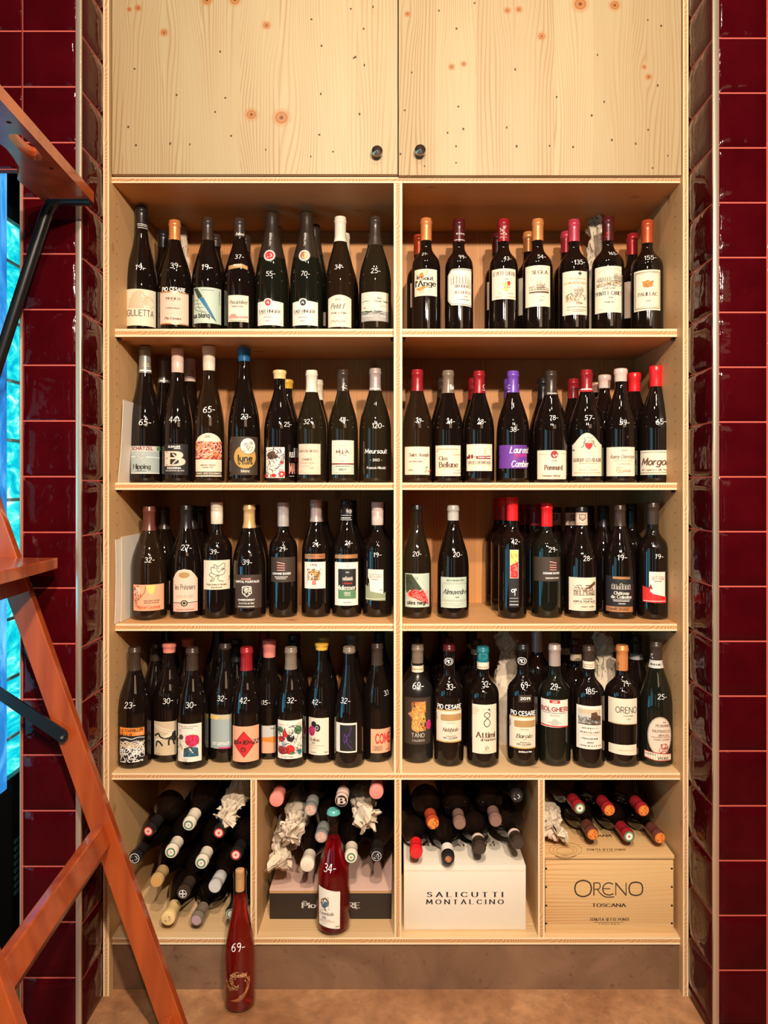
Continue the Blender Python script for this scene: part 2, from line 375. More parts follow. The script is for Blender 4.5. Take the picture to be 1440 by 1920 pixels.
mb = MB()
for k in range(8): mb.box(FX+.002, FX+.005, .07, .11, .2+k*.018, .209+k*.018)
ploc(mb, 'vent_grille', plain('vent_slats', (.02, .07, .08), .3), fr)
# ---------------------------------------------------------------- cabinet
cab = empty('shelving_cabinet', (0, .18, 0), 'tall built-in pine shelving cabinet full of wine bottles between red tiled walls', 'cabinet')
YF, YA, YB = .018, .036, .361
def xin(px): return X_(px, 0)
x0, x1, x2, x3 = X_(193.3, 0), X_(204.5, 0), X_(1280.5, 0), X_(1290.8, 0)
TOPZ = 3.0
ZS = {'rail': (Z_(343, YF), Z_(332, YF)), 's1': (Z_(631.5, YA), Z_(616.5, YA)), 's2': (Z_(918.5, YA), Z_(905, YA)), 's3': (Z_(1183, YA), Z_(1169.5, YA)),
      's4': (Z_(1462, YF), Z_(1449.5, YF)), 'bot': (Z_(1771, YF), Z_(1757.5, YF))}
def board(name, x0, x1, y0, y1, z0, z1, mats, split='z', label=None, dots=()):
    """board with a three layer laminated front edge (material 0 body, 1 lamella, 2 core)"""
    m = MB(); t = .27; a, b = (z0, z1) if split == 'z' else (x0, x1); c, d = a+(b-a)*t, b-(b-a)*t
    m.box(x0, x1, y0+.0002, y1, z0, z1, 0)
    for (p, q, mi) in ((a, c, 1), (c, d, 2), (d, b, 1)):
        if split == 'z': m.quad((x0, y0, p), (x1, y0, p), (x1, y0, q), (x0, y0, q), mi)
        else: m.quad((p, y0, z0), (q, y0, z0), (q, y0, z1), (p, y0, z1), mi)
    for (dx, dy, dz, r, ax) in dots: m.disc((dx, dy, dz), r, ax, 10, 3)
    o = ploc(m, name, list(mats)+[M_core, M_knotdot], cab, fix=False)
    return o
def holes(x, sgn):
    out = []
    for (a, b) in ((Z_(600, .04), Z_(350, .04)), (Z_(892, .04), Z_(640, .04)), (Z_(1158, .04), Z_(925, .04)), (Z_(1440, .04), Z_(1190, .04))):
        z = a+.01
        while z < b-.01:
            out.append((x+sgn*.0004, .048, z, .0019, 0)); out.append((x+sgn*.0004, .30, z, .0019, 0)); z += .0305
    return out
board('side_panel', x0, x1, 0, YB, 0, TOPZ, [M_pz, M_lamz], 'x', dots=holes(x1, 1))
board('side_panel', x2, x3, 0, YB, 0, TOPZ, [M_pz, M_lamz], 'x', dots=holes(x2, -1))
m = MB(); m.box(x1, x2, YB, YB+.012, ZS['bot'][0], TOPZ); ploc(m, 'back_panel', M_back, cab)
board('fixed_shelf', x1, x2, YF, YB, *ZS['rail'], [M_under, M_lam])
d0, d1 = X_(738.3, YF), X_(754.2, YF)
board('divider', d0, d1, YF+.001, YB, ZS['s4'][1], ZS['rail'][0], [M_pz, M_lamz], 'x')
for s in ('s1', 's2', 's3'):
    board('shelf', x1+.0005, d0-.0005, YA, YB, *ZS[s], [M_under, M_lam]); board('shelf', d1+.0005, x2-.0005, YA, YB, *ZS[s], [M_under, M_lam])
board('fixed_shelf', x1, x2, YF, YB, *ZS['s4'], [M_px, M_lam])
board('fixed_shelf', x1, x2, YF, YB, *ZS['bot'], [M_px, M_lam])
for a, b in ((469.5, 481.5), (739.5, 752.5), (1009, 1021.5)):
    board('divider', X_(a, YF), X_(b, YF), YF+.001, YB, ZS['bot'][1], ZS['s4'][0], [M_pz, M_lamz], 'x')
m = MB(); m.box(x1, x2, .024, .034, 0, ZS['bot'][0]); ploc(m, 'toe_kick', M_kick, cab)
# shelf pins
m = MB()
for s in ('s1', 's2', 's3'):
    for xx, sg in ((x1, 1), (x2, -1), (d0, -1), (d1, 1)):
        z = ZS[s][0]; m.tube([(xx, .052, z-.004), (xx+sg*.008, .052, z-.004)], .0035, 8); m.box(min(xx, xx+sg*.008), max(xx, xx+sg*.008), .045, .059, z-.0012, z)
ploc(m, 'shelf_pin', plain('dark_pin_metal', (.06, .05, .05), .3, .8), cab)
YD = .004
def door(xa, xb, zb, mat, dots, knob, skew=0):
    m = MB(); i = len(m.v)
    m.box(xa, xb, YD, YD+.018, zb, TOPZ-.01, 0, .0008)
    for (dx, dz, r, ry) in dots: m.disc((dx, YD-.0003, dz), r, 1, 9, 1, ry)
    d = ploc(m, 'door', [mat, M_knotdot], cab, smooth=True)
    kx, kz = knob; k = MB(); prof = [(0, .0), (.005, 0), (.005, .008), (.006, .012), (.0125, .015), (.0135, .0175), (.0125, .020), (.006, .0235), (0, .026)]
    n = 24; i0 = len(k.v)
    for r, h in prof:
        for j in range(n): k.v.append((kx+r*math.cos(2*PI*j/n), YD-h, kz+r*math.sin(2*PI*j/n)))
    for a in range(len(prof)-1):
        for j in range(n): k.f.append((i0+a*n+j, i0+a*n+(j+1) % n, i0+(a+1)*n+(j+1) % n, i0+(a+1)*n+j)); k.m.append(0)
    ob = k.build('knob', M_steel, None, smooth=True); ob.parent = d; ob.matrix_parent_inverse = Matrix(); tag(ob, 'polished metal cone knob')
    # keep world place: parent chain is identity but for the cabinet
    ob.matrix_parent_inverse = d.matrix_parent_inverse if False else Matrix.Identity(4)
    return d
rn = random.Random(5)
def dots(ox, lst): return [(X_(ox+x/2.5714, YD), Z_(y/2.5714, YD), .0019+.0008*rn.random(), .0022+.0012*rn.random()) for x, y in lst]
door(X_(210, YD), X_(745.6, YD), Z_(326.5, YD), M_doorL, dots(190, [(363, 458), (130, 612), (332, 692), (427, 696), (167, 700), (598, 472), (549, 540), (626, 655), (793, 722), (573, 249), (160, 332), (1013, 93), (1203, 43), (1310, 33), (1217, 280), (1225, 275), (1268, 314), (1062, 221), (1058, 453), (1245, 550), (1051, 650), (1117, 731), (1010, 755), (1265, 139)]), (X_(707, -.02), Z_(281, -.02)))
door(X_(747.4, YD), X_(1277.5, YD), Z_(328.5, YD), M_doorR, dots(740, [(82, 350), (48, 532), (298, 138), (213, 52), (385, 15), (307, 514), (331, 622), (296, 705), (255, 640), (296, 785), (581, 335), (540, 615), (588, 705), (747, 703), (860, 709), (781, 468), (950, 557), (1010, 491), (978, 265), (1047, 675), (1162, 693), (1222, 626), (1243, 810), (1317, 751), (1268, 412), (1220, 96), (1285, 125), (144, 801), (28, 743)]), (X_(788, -.02), Z_(279, -.02)))
# ---------------------------------------------------------------- stroke lettering
GL = {}
def _g(s):
    for ln in s.strip().split('\n'):
        ch, w, rest = ln.split(' ', 2); st = []
        for q in rest.split('|'):
            q = q.strip(); sm = q.startswith('~'); q = q.lstrip('~')
            st.append((sm, [tuple(float(k) for k in p.split(',')) for p in q.split()]))
        GL[ch] = (float(w), st)
_g('''A .7 0,0 .35,1 .7,0|.13,.35 .57,.35
B .55 0,0 0,1|~0,1 .3,1 .48,.9 .48,.65 .3,.53 0,.53|~0,.53 .35,.53 .57,.4 .57,.13 .36,0 0,0
C .7 ~.68,.82 .5,.98 .25,.97 .05,.75 0,.5 .05,.25 .25,.03 .5,.02 .68,.18
D .7 0,0 0,1|~0,1 .35,1 .62,.82 .7,.5 .62,.18 .35,0 0,0
E .5 .5,1 0,1 0,0 .5,0|0,.52 .4,.52
F .48 .48,1 0,1 0,0|0,.52 .38,.52
G .72 ~.68,.82 .5,.98 .25,.97 .05,.75 0,.5 .05,.25 .25,.03 .5,.02 .7,.15|.7,.15 .7,.45 .45,.45
H .66 0,0 0,1|.66,0 .66,1|0,.52 .66,.52
I .02 0,0 0,1
J .35 ~.35,1 .35,.25 .25,.02 .05,.05
K .6 0,0 0,1|.58,1 0,.42|.18,.58 .62,0
L .5 0,1 0,0 .5,0
M .8 0,0 .06,1 .4,.2 .74,1 .8,0
N .68 0,0 0,1 .68,0 .68,1
O .76 ~.38,1 .1,.85 0,.5 .1,.15 .38,0 .66,.15 .76,.5 .66,.85 .38,1
P .55 0,0 0,1|~0,1 .35,1 .54,.88 .54,.62 .35,.48 0,.48
Q .76 ~.38,1 .1,.85 0,.5 .1,.15 .38,0 .66,.15 .76,.5 .66,.85 .38,1|.5,.2 .8,-.1
R .6 0,0 0,1|~0,1 .35,1 .54,.88 .54,.62 .35,.48 0,.48|.28,.48 .6,0
S .5 ~.48,.85 .3,1 .08,.9 .06,.68 .26,.54 .46,.42 .5,.18 .28,0 .02,.12
T .62 0,1 .62,1|.31,1 .31,0
U .64 ~0,1 0,.35 .1,.06 .32,0 .54,.06 .64,.35 .64,1
V .66 0,1 .33,0 .66,1
W .95 0,1 .25,0 .47,.9 .7,0 .95,1
X .62 0,0 .62,1|0,1 .62,0
Y .62 0,1 .31,.5 .62,1|.31,.5 .31,0
Z .58 0,1 .58,1 0,0 .58,0
a .46 ~.42,.5 .3,.64 .1,.6 0,.33 .1,.04 .28,.02 .43,.2|.45,.64 .45,0
b .48 0,1 0,0|~0,.4 .15,.63 .35,.62 .48,.33 .35,.03 .15,.02 0,.2
c .42 ~.42,.54 .25,.65 .05,.52 0,.32 .06,.1 .25,0 .43,.12
d .48 .47,1 .47,0|~.47,.45 .3,.65 .1,.58 0,.33 .1,.05 .3,.01 .46,.2
e .45 ~0,.35 .44,.37 .4,.58 .22,.65 .04,.5 0,.3 .08,.06 .26,0 .43,.12
f .3 ~.34,.95 .2,1 .12,.85 .12,.5 .12,0|0,.62 .28,.62
g .46 ~.45,.45 .3,.64 .1,.58 0,.33 .1,.06 .3,.02 .45,.2|~.46,.64 .46,0 .40,-.25 .2,-.3 .03,-.22
h .44 0,1 0,0|~0,.4 .15,.62 .34,.62 .44,.42 .44,0
i .02 0,.64 0,0|0,.84 0,.92
j .15 ~.15,.64 .15,-.15 .05,-.3 -.05,-.28|.15,.84 .15,.92
k .42 0,1 0,0|.4,.64 0,.25|.13,.36 .42,0
l .02 0,1 0,0
m .71 0,.64 0,0|~0,.42 .12,.62 .27,.62 .35,.45 .35,0|~.35,.42 .48,.62 .63,.62 .71,.45 .71,0
n .42 0,.64 0,0|~0,.42 .14,.62 .32,.62 .42,.42 .42,0
o .48 ~.24,.65 .05,.55 0,.32 .05,.1 .24,0 .43,.1 .48,.32 .43,.55 .24,.65
p .48 0,.64 0,-.3|~0,.4 .15,.63 .35,.62 .48,.33 .35,.03 .15,.02 0,.2
q .48 .47,.64 .47,-.3|~.47,.45 .3,.65 .1,.58 0,.33 .1,.05 .3,.01 .46,.2
r .3 0,.64 0,0|~0,.38 .12,.6 .3,.62
s .36 ~.36,.55 .2,.65 .04,.55 .08,.38 .3,.28 .36,.1 .18,0 .0,.1
t .32 ~.12,.88 .12,.2 .2,.02 .32,.06|0,.64 .3,.64
u .42 ~0,.64 0,.2 .1,.02 .28,.02 .42,.22|.42,.64 .42,0
v .42 0,.64 .21,0 .42,.64
w .66 0,.64 .16,0 .33,.6 .5,0 .66,.64
x .4 0,0 .4,.64|0,.64 .4,0
y .42 0,.64 .21,0|~.42,.64 .21,0 .12,-.22 -.02,-.3
z .38 0,.64 .38,.64 0,0 .38,0
0 .5 ~.25,1 .05,.82 0,.5 .05,.18 .25,0 .45,.18 .5,.5 .45,.82 .25,1
1 .2 0,.8 .18,1 .18,0
2 .5 ~.02,.8 .2,1 .44,.9 .44,.65 .2,.3 0,0|0,0 .5,0
3 .48 ~.03,.9 .25,1 .45,.85 .4,.62 .2,.53|~.2,.53 .45,.45 .48,.2 .28,0 .0,.1
4 .52 .38,-.05 .38,1|.38,.3 .52,.3|.3,1 0,.32 .38,.3
5 .46 .44,1 .08,1 .05,.55|~.05,.55 .3,.62 .46,.4 .42,.1 .2,0 0,.08
6 .48 ~.42,.95 .15,.75 .0,.35 .1,.03 .35,.0 .48,.25 .38,.5 .15,.5 .02,.3
7 .48 0,1 .48,1 .15,0
8 .48 ~.24,.53 .42,.65 .42,.9 .24,1 .06,.9 .06,.65 .24,.53 .46,.38 .46,.12 .24,0 .02,.12 .02,.38 .24,.53
9 .46 ~.44,.75 .3,.98 .08,.93 .02,.7 .15,.52 .35,.55 .44,.75 .42,.3 .3,0
- .34 0,.42 .34,.42
' .02 0,1 0,.75
. .02 0,0 0,.08
, .05 .05,.08 0,-.15
+ .5 0,.45 .5,.45|.25,.7 .25,.2
= .5 0,.6 .5,.6|0,.3 .5,.3
é .45 ~0,.35 .44,.37 .4,.58 .22,.65 .04,.5 0,.3 .08,.06 .26,0 .43,.12|.2,.78 .32,.95
É .5 .5,1 0,1 0,0 .5,0|0,.52 .4,.52|.2,1.1 .35,1.25
Ä .7 0,0 .35,1 .7,0|.13,.35 .57,.35|.2,1.15 .2,1.22|.5,1.15 .5,1.22
Â .7 0,0 .35,1 .7,0|.13,.35 .57,.35|.22,1.1 .35,1.22 .48,1.1
â .46 ~.42,.5 .3,.64 .1,.6 0,.33 .1,.04 .28,.02 .43,.2|.45,.64 .45,0|.1,.78 .23,.9 .36,.78
È .5 .5,1 0,1 0,0 .5,0|0,.52 .4,.52|.15,1.25 .3,1.1''')
def catmull(p, k=4):
    if len(p) < 3: return p
    q = [p[0]]+list(p)+[p[-1]]
    if p[0] == p[-1]: q[0] = p[-2]; q[-1] = p[1]
    out = []
    for i in range(1, len(q)-2):
        a, b, c, d = q[i-1:i+3]
        for j in range(k):
            t = j/k
            out.append(tuple(.5*(2*b[m]+(c[m]-a[m])*t+(2*a[m]-5*b[m]+4*c[m]-d[m])*t*t+(3*b[m]-a[m]-3*c[m]+d[m])*t**3) for m in (0, 1)))
    out.append(tuple(p[-1])); return out
def ribbon(pts, w, contrast=0.0, jit=None):
    """ribbon quads around a 2d polyline (y up)"""
    out = []; n = len(pts); L = []; R = []
    for i in range(n):
        a = pts[max(i-1, 0)]; b = pts[min(i+1, n-1)]; dx, dy = b[0]-a[0], b[1]-a[1]; l = math.hypot(dx, dy) or 1e-9
        nx, ny = -dy/l, dx/l; ww = w*(1-contrast+contrast*abs(dy/l)) if contrast else w
        e = 0
        if i == 0: e = -w*.3
        if i == n-1: e = w*.3
        x, y = pts[i][0]+dx/l*e, pts[i][1]+dy/l*e
        L.append((x+nx*ww/2, y+ny*ww/2)); R.append((x-nx*ww/2, y-ny*ww/2))
    for i in range(n-1): out.append([R[i], R[i+1], L[i+1], L[i]])
    return out
STY = {'s': (.20, .6, 0, 1), 'b': (.21, 0, 0, 0), 'm': (.125, 0, 0, 0), 'i': (.165, .5, .32, 0), 'h': (.13, 0, .12, 0), 'I': (.20, .1, .25, 0), 'x': (.26, .55, 0, 1), 'r': (.095, 0, .1, 0)}
def T(txt, xc, yc, w, h, col='k', st='s', rot=0):
    """text item in crop px -> ('poly' list local, centre, col)"""
    return ('T', txt, xc, yc, w, h, col, st, rot)
def text_polys(txt, w, h, st):
    sw, con, sl, ser = STY[st]; x = 0; polys = []; gap = .2 if st != 'b' else .24
    for ch in txt:
        if ch == ' ': x += .42; continue
        if ch not in GL: ch = ch.upper() if ch.upper() in GL else 'o'
        gw, strokes = GL[ch]
        for sm, pts in strokes:
            pp = [(x+a+sl*b, b) for a, b in pts]
            if sm: pp = catmull(pp, 3)
            elif len(pp) > 2:
                for i in range(len(pp)-1): polys += ribbon(pp[i:i+2], sw, con)
                pp = None
            if pp: polys += ribbon(pp, sw, con)
            if ser:
                for e, o2 in ((pts[0], pts[1]), (pts[-1], pts[-2])):
                    if not sm and abs(e[0]-o2[0]) < .35*abs(e[1]-o2[1])+.02 and e[1] in (0, 1, .64):
                        polys += ribbon([(x+e[0]-.12+sl*e[1], e[1]), (x+e[0]+.12+sl*e[1], e[1])], .07)
        x += gw+gap
    tw = max(x-gap, .05); sx, sy = w/tw if w else h, h
    return [[((a-tw/2)*sx, -(b-.5)*sy) for a, b in q] for q in polys]   # y down, centre at cap middle
# colour table for inks and papers
C = {'k': (.012, .010, .010), 'w': (.88, .86, .84), 'r': (.62, .02, .02), 'g': (.52, .30, .07), 'n': (.11, .05, .025), 'cream': (.78, .69, .54), 'white': (.82, .76, .66),
     'pinkc': (.76, .58, .46), 'paleg': (.50, .60, .50), 'blue': (.02, .16, .32), 'or': (.80, .24, .03), 'cop': (.72, .33, .14), 'gry': (.38, .37, .35), 'lg': (.58, .56, .52),
     'dg': (.04, .06, .03), 'purp': (.13, .03, .30), 'mag': (.70, .03, .18), 'pk': (.80, .33, .28), 'yel': (.85, .62, .16), 'grn': (.10, .22, .10), 'peach': (.80, .40, .24), 'dbr': (.045, .028, .018),
     'beige': (.60, .48, .32), 'sage': (.28, .31, .18), 'maroon': (.20, .015, .02), 'bg': (.36, .43, .42), 'dred': (.32, .02, .02), 'teal': (.03, .22, .24), 'tan': (.45, .26, .10), 'pink2': (.72, .45, .36)}
_ink = {}
def ink(c):
    if c not in _ink:
        metal = c in ('cop',); _ink[c] = plain('print_'+c if c in C else 'paint', C[c], .35 if metal else .62, .6 if metal else 0)
    return _ink[c]
# ---------------------------------------------------------------- surface mappers
class Bot:
    """maps photo pixels round a standing bottle to points on its surface (local coordinates)"""
    def __init__(s, cx, hw, Y, R, zs, prof):
        s.cx, s.hw, s.D, s.R, s.zs, s.prof = cx, hw, DC+Y, R, zs, prof
    def ang(s, v):
        if abs(v) <= .97: return math.asin(v)
        a = math.asin(.97); return math.copysign(a+(abs(v)-.97)*1.0, v)
    def __call__(s, c, d, eps):
        # c centre (photo px), d offset (photo px)
        z = 0
        r = s.R
        for _ in range(3):
            th0 = s.ang((c[0]-s.cx)/(r*F/s.D)); k = (s.D-r*math.cos(th0))/F
            z = ZC-s.zs+(PY-c[1]-d[1])*k; zc_ = ZC-s.zs+(PY-c[1])*k; r = s.prof(zc_)
        rr = s.prof(z); th = th0+d[0]*k/max(rr, .006) if rr > r*.5 else th0+d[0]*k/r
        rr += eps
        return (rr*math.sin(th), -rr*math.cos(th), z)
class Flat:
    def __init__(s, Y, inv=None): s.Y = Y; s.hw = 60
    def __call__(s, c, d, eps):
        p = P(c[0]+d[0], c[1]+d[1], s.Y-eps); return (p.x, p.y, p.z)
class Top:
    """horizontal surface seen from above: photo px -> plane z"""
    def __init__(s, z): s.z = z; s.hw = 60
    def __call__(s, c, d, eps):
        z = s.z+eps; D = (z-ZC)*F/(PY-(c[1]+d[1])); return ((c[0]+d[0]-PX)*D/F, D-DC, z)
def clipx(poly, x0, x1):
    for s, X in ((1, x0), (-1, x1)):
        out = []
        for i in range(len(poly)):
            a, b = poly[i], poly[(i+1) % len(poly)]; ia = s*(a[0]-X) >= 0; ib = s*(b[0]-X) >= 0
            if ia: out.append(a)
            if ia != ib:
                t = (X-a[0])/(b[0]-a[0]); out.append((X, a[1]+(b[1]-a[1])*t))
        poly = out
        if len(poly) < 3: return []
    return poly
class Sheet:
    def __init__(s, mapper, cr): s.mp = mapper; s.cr = cr; s.v = []; s.f = []; s.m = []; s.cols = []
    def ci(s, col):
        if col not in s.cols: s.cols.append(col)
        return s.cols.index(col)
    def px(s, x, y): return (s.cr[0]+x/s.cr[2], s.cr[1]+y/s.cr[2])
    def add(s, c, polys, col, eps, step=None, pole=None):
        mi = s.ci(col); step = step or s.mp.hw*.14
        for q in polys:
            xs = [a[0] for a in q]; lo, hi = min(xs), max(xs)
            if hi-lo > step*1.5:
                tris = [list(q)] if len(q) <= 4 else [[q[i] for i in t] for t in tessellate_polygon([[Vector((a[0], a[1], 0)) for a in q]])]
                k0 = math.floor(lo/step)
                for tri in tris:
                    k = k0
                    while k*step < hi:
                        pc = clipx(tri, k*step, (k+1)*step)
                        if len(pc) >= 3: s.face(c, pc, mi, eps)
                        k += 1
            else: s.face(c, q, mi, eps)
    def face(s, c, pc, mi, eps):
        i = len(s.v); s.v += [s.mp(c, p, eps) for p in pc]; s.f.append(tuple(range(i, i+len(pc)))); s.m.append(mi)
    def item(s, it, eps):
        k = it[0]; q = s.cr[2]
        if k == 'T':
            _, txt, xc, yc, w, h, col, st, rot = it
            ps = text_polys(txt, w/q, h/q, st)
            if rot:
                ca, sa = math.cos(rot), math.sin(rot); ps = [[(a*ca+b*sa, -a*sa+b*ca) for a, b in p] for p in ps]
            s.add(s.px(xc, yc), ps, col, eps)
        elif k == 'P':   # polygon
            _, pts, col = it; xs = [p[0] for p in pts]; ys = [p[1] for p in pts]; xc, yc = (min(xs)+max(xs))/2, (min(ys)+max(ys))/2
            s.add(s.px(xc, yc), [[((x-xc)/q, (y-yc)/q) for x, y in pts]], col, eps)
        elif k == 'E':   # ellipse / ring
            _, xc, yc, rx, ry, col = it[:6]; w = it[6] if len(it) > 6 else 0; n = 20
            o = [(rx/q*math.cos(2*PI*i/n), ry/q*math.sin(2*PI*i/n)) for i in range(n)]
            if w:
                f = 1-w/rx; g_ = 1-w/ry
                s.add(s.px(xc, yc), [[o[i], o[(i+1) % n], (o[(i+1) % n][0]*f, o[(i+1) % n][1]*g_), (o[i][0]*f, o[i][1]*g_)] for i in range(n)], col, eps)
            else: s.add(s.px(xc, yc), [o], col, eps)
        elif k == 'D':   # tiny unreadable line of print
            _, xc, yc, w, h, col = it; rn = random.Random(int(xc*7+yc)); x = -w/2; ps = []
            while x < w/2:
                l = rn.uniform(.6, 1.6)*h; ps.append([(x/q, -h/2/q), (min(x+l, w/2)/q, -h/2/q), (min(x+l, w/2)/q, h/2/q), (x/q, h/2/q)]); x += l+h*.45
            s.add(s.px(xc, yc), ps, col, eps)
        elif k == 'F':   # rectangular frame
            _, x0, y0, x1, y1, w, col = it; xc, yc = (x0+x1)/2, (y0+y1)/2
            for (a, b, c_, d) in ((x0, y0, x1, y0+w), (x0, y1-w, x1, y1), (x0, y0, x0+w, y1), (x1-w, y0, x1, y1)):
                s.add(s.px(xc, yc), [[((x-xc)/q, (y-yc)/q) for x, y in ((a, b), (c_, b), (c_, d), (a, d))]], col, eps)
        elif k == 'L':   # drawn line
            _, pts, w, col = it[:4]; sm = len(it) > 4; xs = [p[0] for p in pts]; ys = [p[1] for p in pts]; xc, yc = (min(xs)+max(xs))/2, (min(ys)+max(ys))/2
            pp = [((x-xc)/q, (y-yc)/q) for x, y in pts]
            if sm: pp = catmull(pp, 4)
            s.add(s.px(xc, yc), ribbon(pp, w/q), col, eps)
        elif k == 'X':   # sketchy drawing
            _, x0, y0, x1, y1, n, w, col, seed = it; rn = random.Random(seed); xc, yc = (x0+x1)/2, (y0+y1)/2
            for _ in range(n):
                x, y = rn.uniform(x0, x1), rn.uniform(y0, y1); a = rn.uniform(0, 6.28); pp = []
                l = (x1-x0)*.09
                for j in range(4):
                    pp.append((min(max(x, x0), x1), min(max(y, y0), y1))); a += rn.uniform(-1, 1); x += l*math.cos(a); y += l*math.sin(a)
                pp = [((a_-xc)/q, (b_-yc)/q) for a_, b_ in pp]
                s.add(s.px(xc, yc), ribbon(catmull(pp, 2), w/q*rn.uniform(.6, 1.3)), col, eps)
        elif k == 'H':   # house / castle outline drawing
            _, x0, y0, x1, y1, col, seed = it; rn = random.Random(seed); w = (x1-x0); h = y1-y0; lw = max(2.5, w*.014); sh = []
            n = 7; x = x0
            for j in range(n):
                bw = w/n; top = y0+h*rn.uniform(.15, .6); roof = rn.random() < .6
                sh += [[(x, y1), (x, top), (x+bw*.9, top), (x+bw*.9, y1)]]
                if roof: sh.append([(x-bw*.1, top), (x+bw*.45, top-h*rn.uniform(.15, .4)), (x+bw, top)])
                for r_ in range(2):
                    for c_ in range(2): sh.append([(x+bw*(.2+.35*c_), top+(y1-top)*(.25+.35*r_)), (x+bw*(.2+.35*c_), top+(y1-top)*(.4+.35*r_))])
                x += bw
            sh.append([(x0-w*.02, y1), (x1+w*.02, y1)]); xc, yc = (x0+x1)/2, (y0+y1)/2
            for l in sh: s.add(s.px(xc, yc), ribbon([((a-xc)/q, (b-yc)/q) for a, b in l], lw/q), col, eps)
    def build(s, name, parent):
        if not s.f: return None
        o = pyd(name, s.v, s.f, s.m, False, parent, [ink(c) if isinstance(c, str) else c for c in s.cols])
        return o
# ---------------------------------------------------------------- bottle shapes
PR = {'burg': [(.45, 1), (.54, .91), (.63, .67), (.71, .38), (.79, .12), (.85, 0)],
      'bord': [(.585, 1), (.62, .95), (.655, .80), (.685, .52), (.71, .26), (.745, .05), (.78, 0)],
      'als': [(.36, 1), (.46, .93), (.55, .75), (.63, .50), (.71, .26), (.80, .08), (.87, 0)],
      'champ': [(.44, 1), (.54, .89), (.64, .65), (.73, .38), (.81, .16), (.88, .06), (.93, 0)],
      'rhone': [(.56, 1), (.62, .88), (.68, .62), (.74, .34), (.80, .12), (.86, 0)]}
def make_prof(kind, H, R, rn):
    k = [(0, 1)]+PR[kind]+[(1, 0)]
    xs = [a for a, b in k]; ys = [b for a, b in k]; n = len(k)
    ms = []
    for i in range(n):
        if i == 0 or i == n-1: ms.append(0); continue
        d0 = (ys[i]-ys[i-1])/(xs[i]-xs[i-1]); d1 = (ys[i+1]-ys[i])/(xs[i+1]-xs[i])
        ms.append(0 if d0*d1 <= 0 else 2*d0*d1/(d0+d1))
    def f(z):
        t = min(max(z/H, 0), 1); i = 0
        while i < n-2 and t > xs[i+1]: i += 1
        h = xs[i+1]-xs[i]; u = (t-xs[i])/h
        v = (2*u**3-3*u*u+1)*ys[i]+(u**3-2*u*u+u)*h*ms[i]+(-2*u**3+3*u*u)*ys[i+1]+(u**3-u*u)*h*ms[i+1]
        return rn+(R-rn)*v
    return f
def lathe(rz, n=36, cap0=True, cap1=True):
    v = []; f = []
    for r, z in rz: v += [(r*math.sin(2*PI*j/n), -r*math.cos(2*PI*j/n), z) for j in range(n)]
    for a in range(len(rz)-1):
        for j in range(n): f.append((a*n+j, a*n+(j+1) % n, (a+1)*n+(j+1) % n, (a+1)*n+j))
    if cap0: f.append(tuple(reversed(range(n))))
    if cap1: f.append(tuple((len(rz)-1)*n+j for j in range(n)))
    return v, f
def smooth_obj(o, ang=40):
    o.data.polygons.foreach_set('use_smooth', [True]*len(o.data.polygons))
    try: o.data.set_sharp_from_angle(angle=math.radians(ang))
    except Exception: pass
    o.data.update()
def glassm(name, col, rough=.035):
    t = NT(name); o = t.xyz(); t.set(col=col, rough=rough, spec=.5, coat=.2, coatr=.02); return t.mat
G = {'dark': glassm('dark_brown_glass', (.007, .004, .003)), 'green': glassm('dark_green_glass', (.008, .008, .005)), 'brown': glassm('amber_brown_glass', (.016, .008, .004)),
     'olive': glassm('olive_glass', (.015, .010, .005)), 'matte': glassm('matte_black_glass', (.012, .010, .009), .3)}
t = NT('thin_clear_glass'); g = t.n('ShaderNodeBsdfGlossy'); g.inputs['Roughness'].default_value = .02
tb = t.n('ShaderNodeBsdfTransparent'); tb.inputs[0].default_value = (.95, .93, .9, 1); lw = t.n('ShaderNodeFresnel'); lw.inputs[0].default_value = 1.5
mx = t.n('ShaderNodeMixShader'); t.L(t.m('MULTIPLY', lw.outputs[0], t.m('SUBTRACT', 1.0, t.n('ShaderNodeNewGeometry').outputs['Backfacing'])), mx.inputs[0]); t.L(tb.outputs[0], mx.inputs[1]); t.L(g.outputs[0], mx.inputs[2]); t.L(mx.outputs[0], t.N['Material Output'].inputs['Surface'])
M_clear = t.mat
t = NT('rose_wine'); t.set(col=(.66, .006, .018), trans=.88, rough=.06, ior=1.33, spec=.4); M_rose = t.mat
t = NT('red_orange_wine'); t.set(col=(.70, .012, .008), trans=.86, rough=.06, ior=1.33, spec=.4); M_rose2 = t.mat
M_cork = plain('cork', (.55, .30, .13), .8)
CAPS = {}
def capm(c, kind):
    k = (c, kind)
    if k not in CAPS:
        col = C.get(c) or CC[c]; t = NT('%s_%s' % (kind, 'cap')); o = t.xyz(); n = t.noise(t.comb(o[0], o[1], o[2]), 160, 2)
        metal = c in METAL
        t.set(col=t.mix(t.m('MULTIPLY', n, .25), col, tuple(q*.6 for q in col)), rough=.30 if kind != 'wax' else .28, metal=.38 if metal else 0.0, spec=.5)
        CAPS[k] = t.mat
    return CAPS[k]
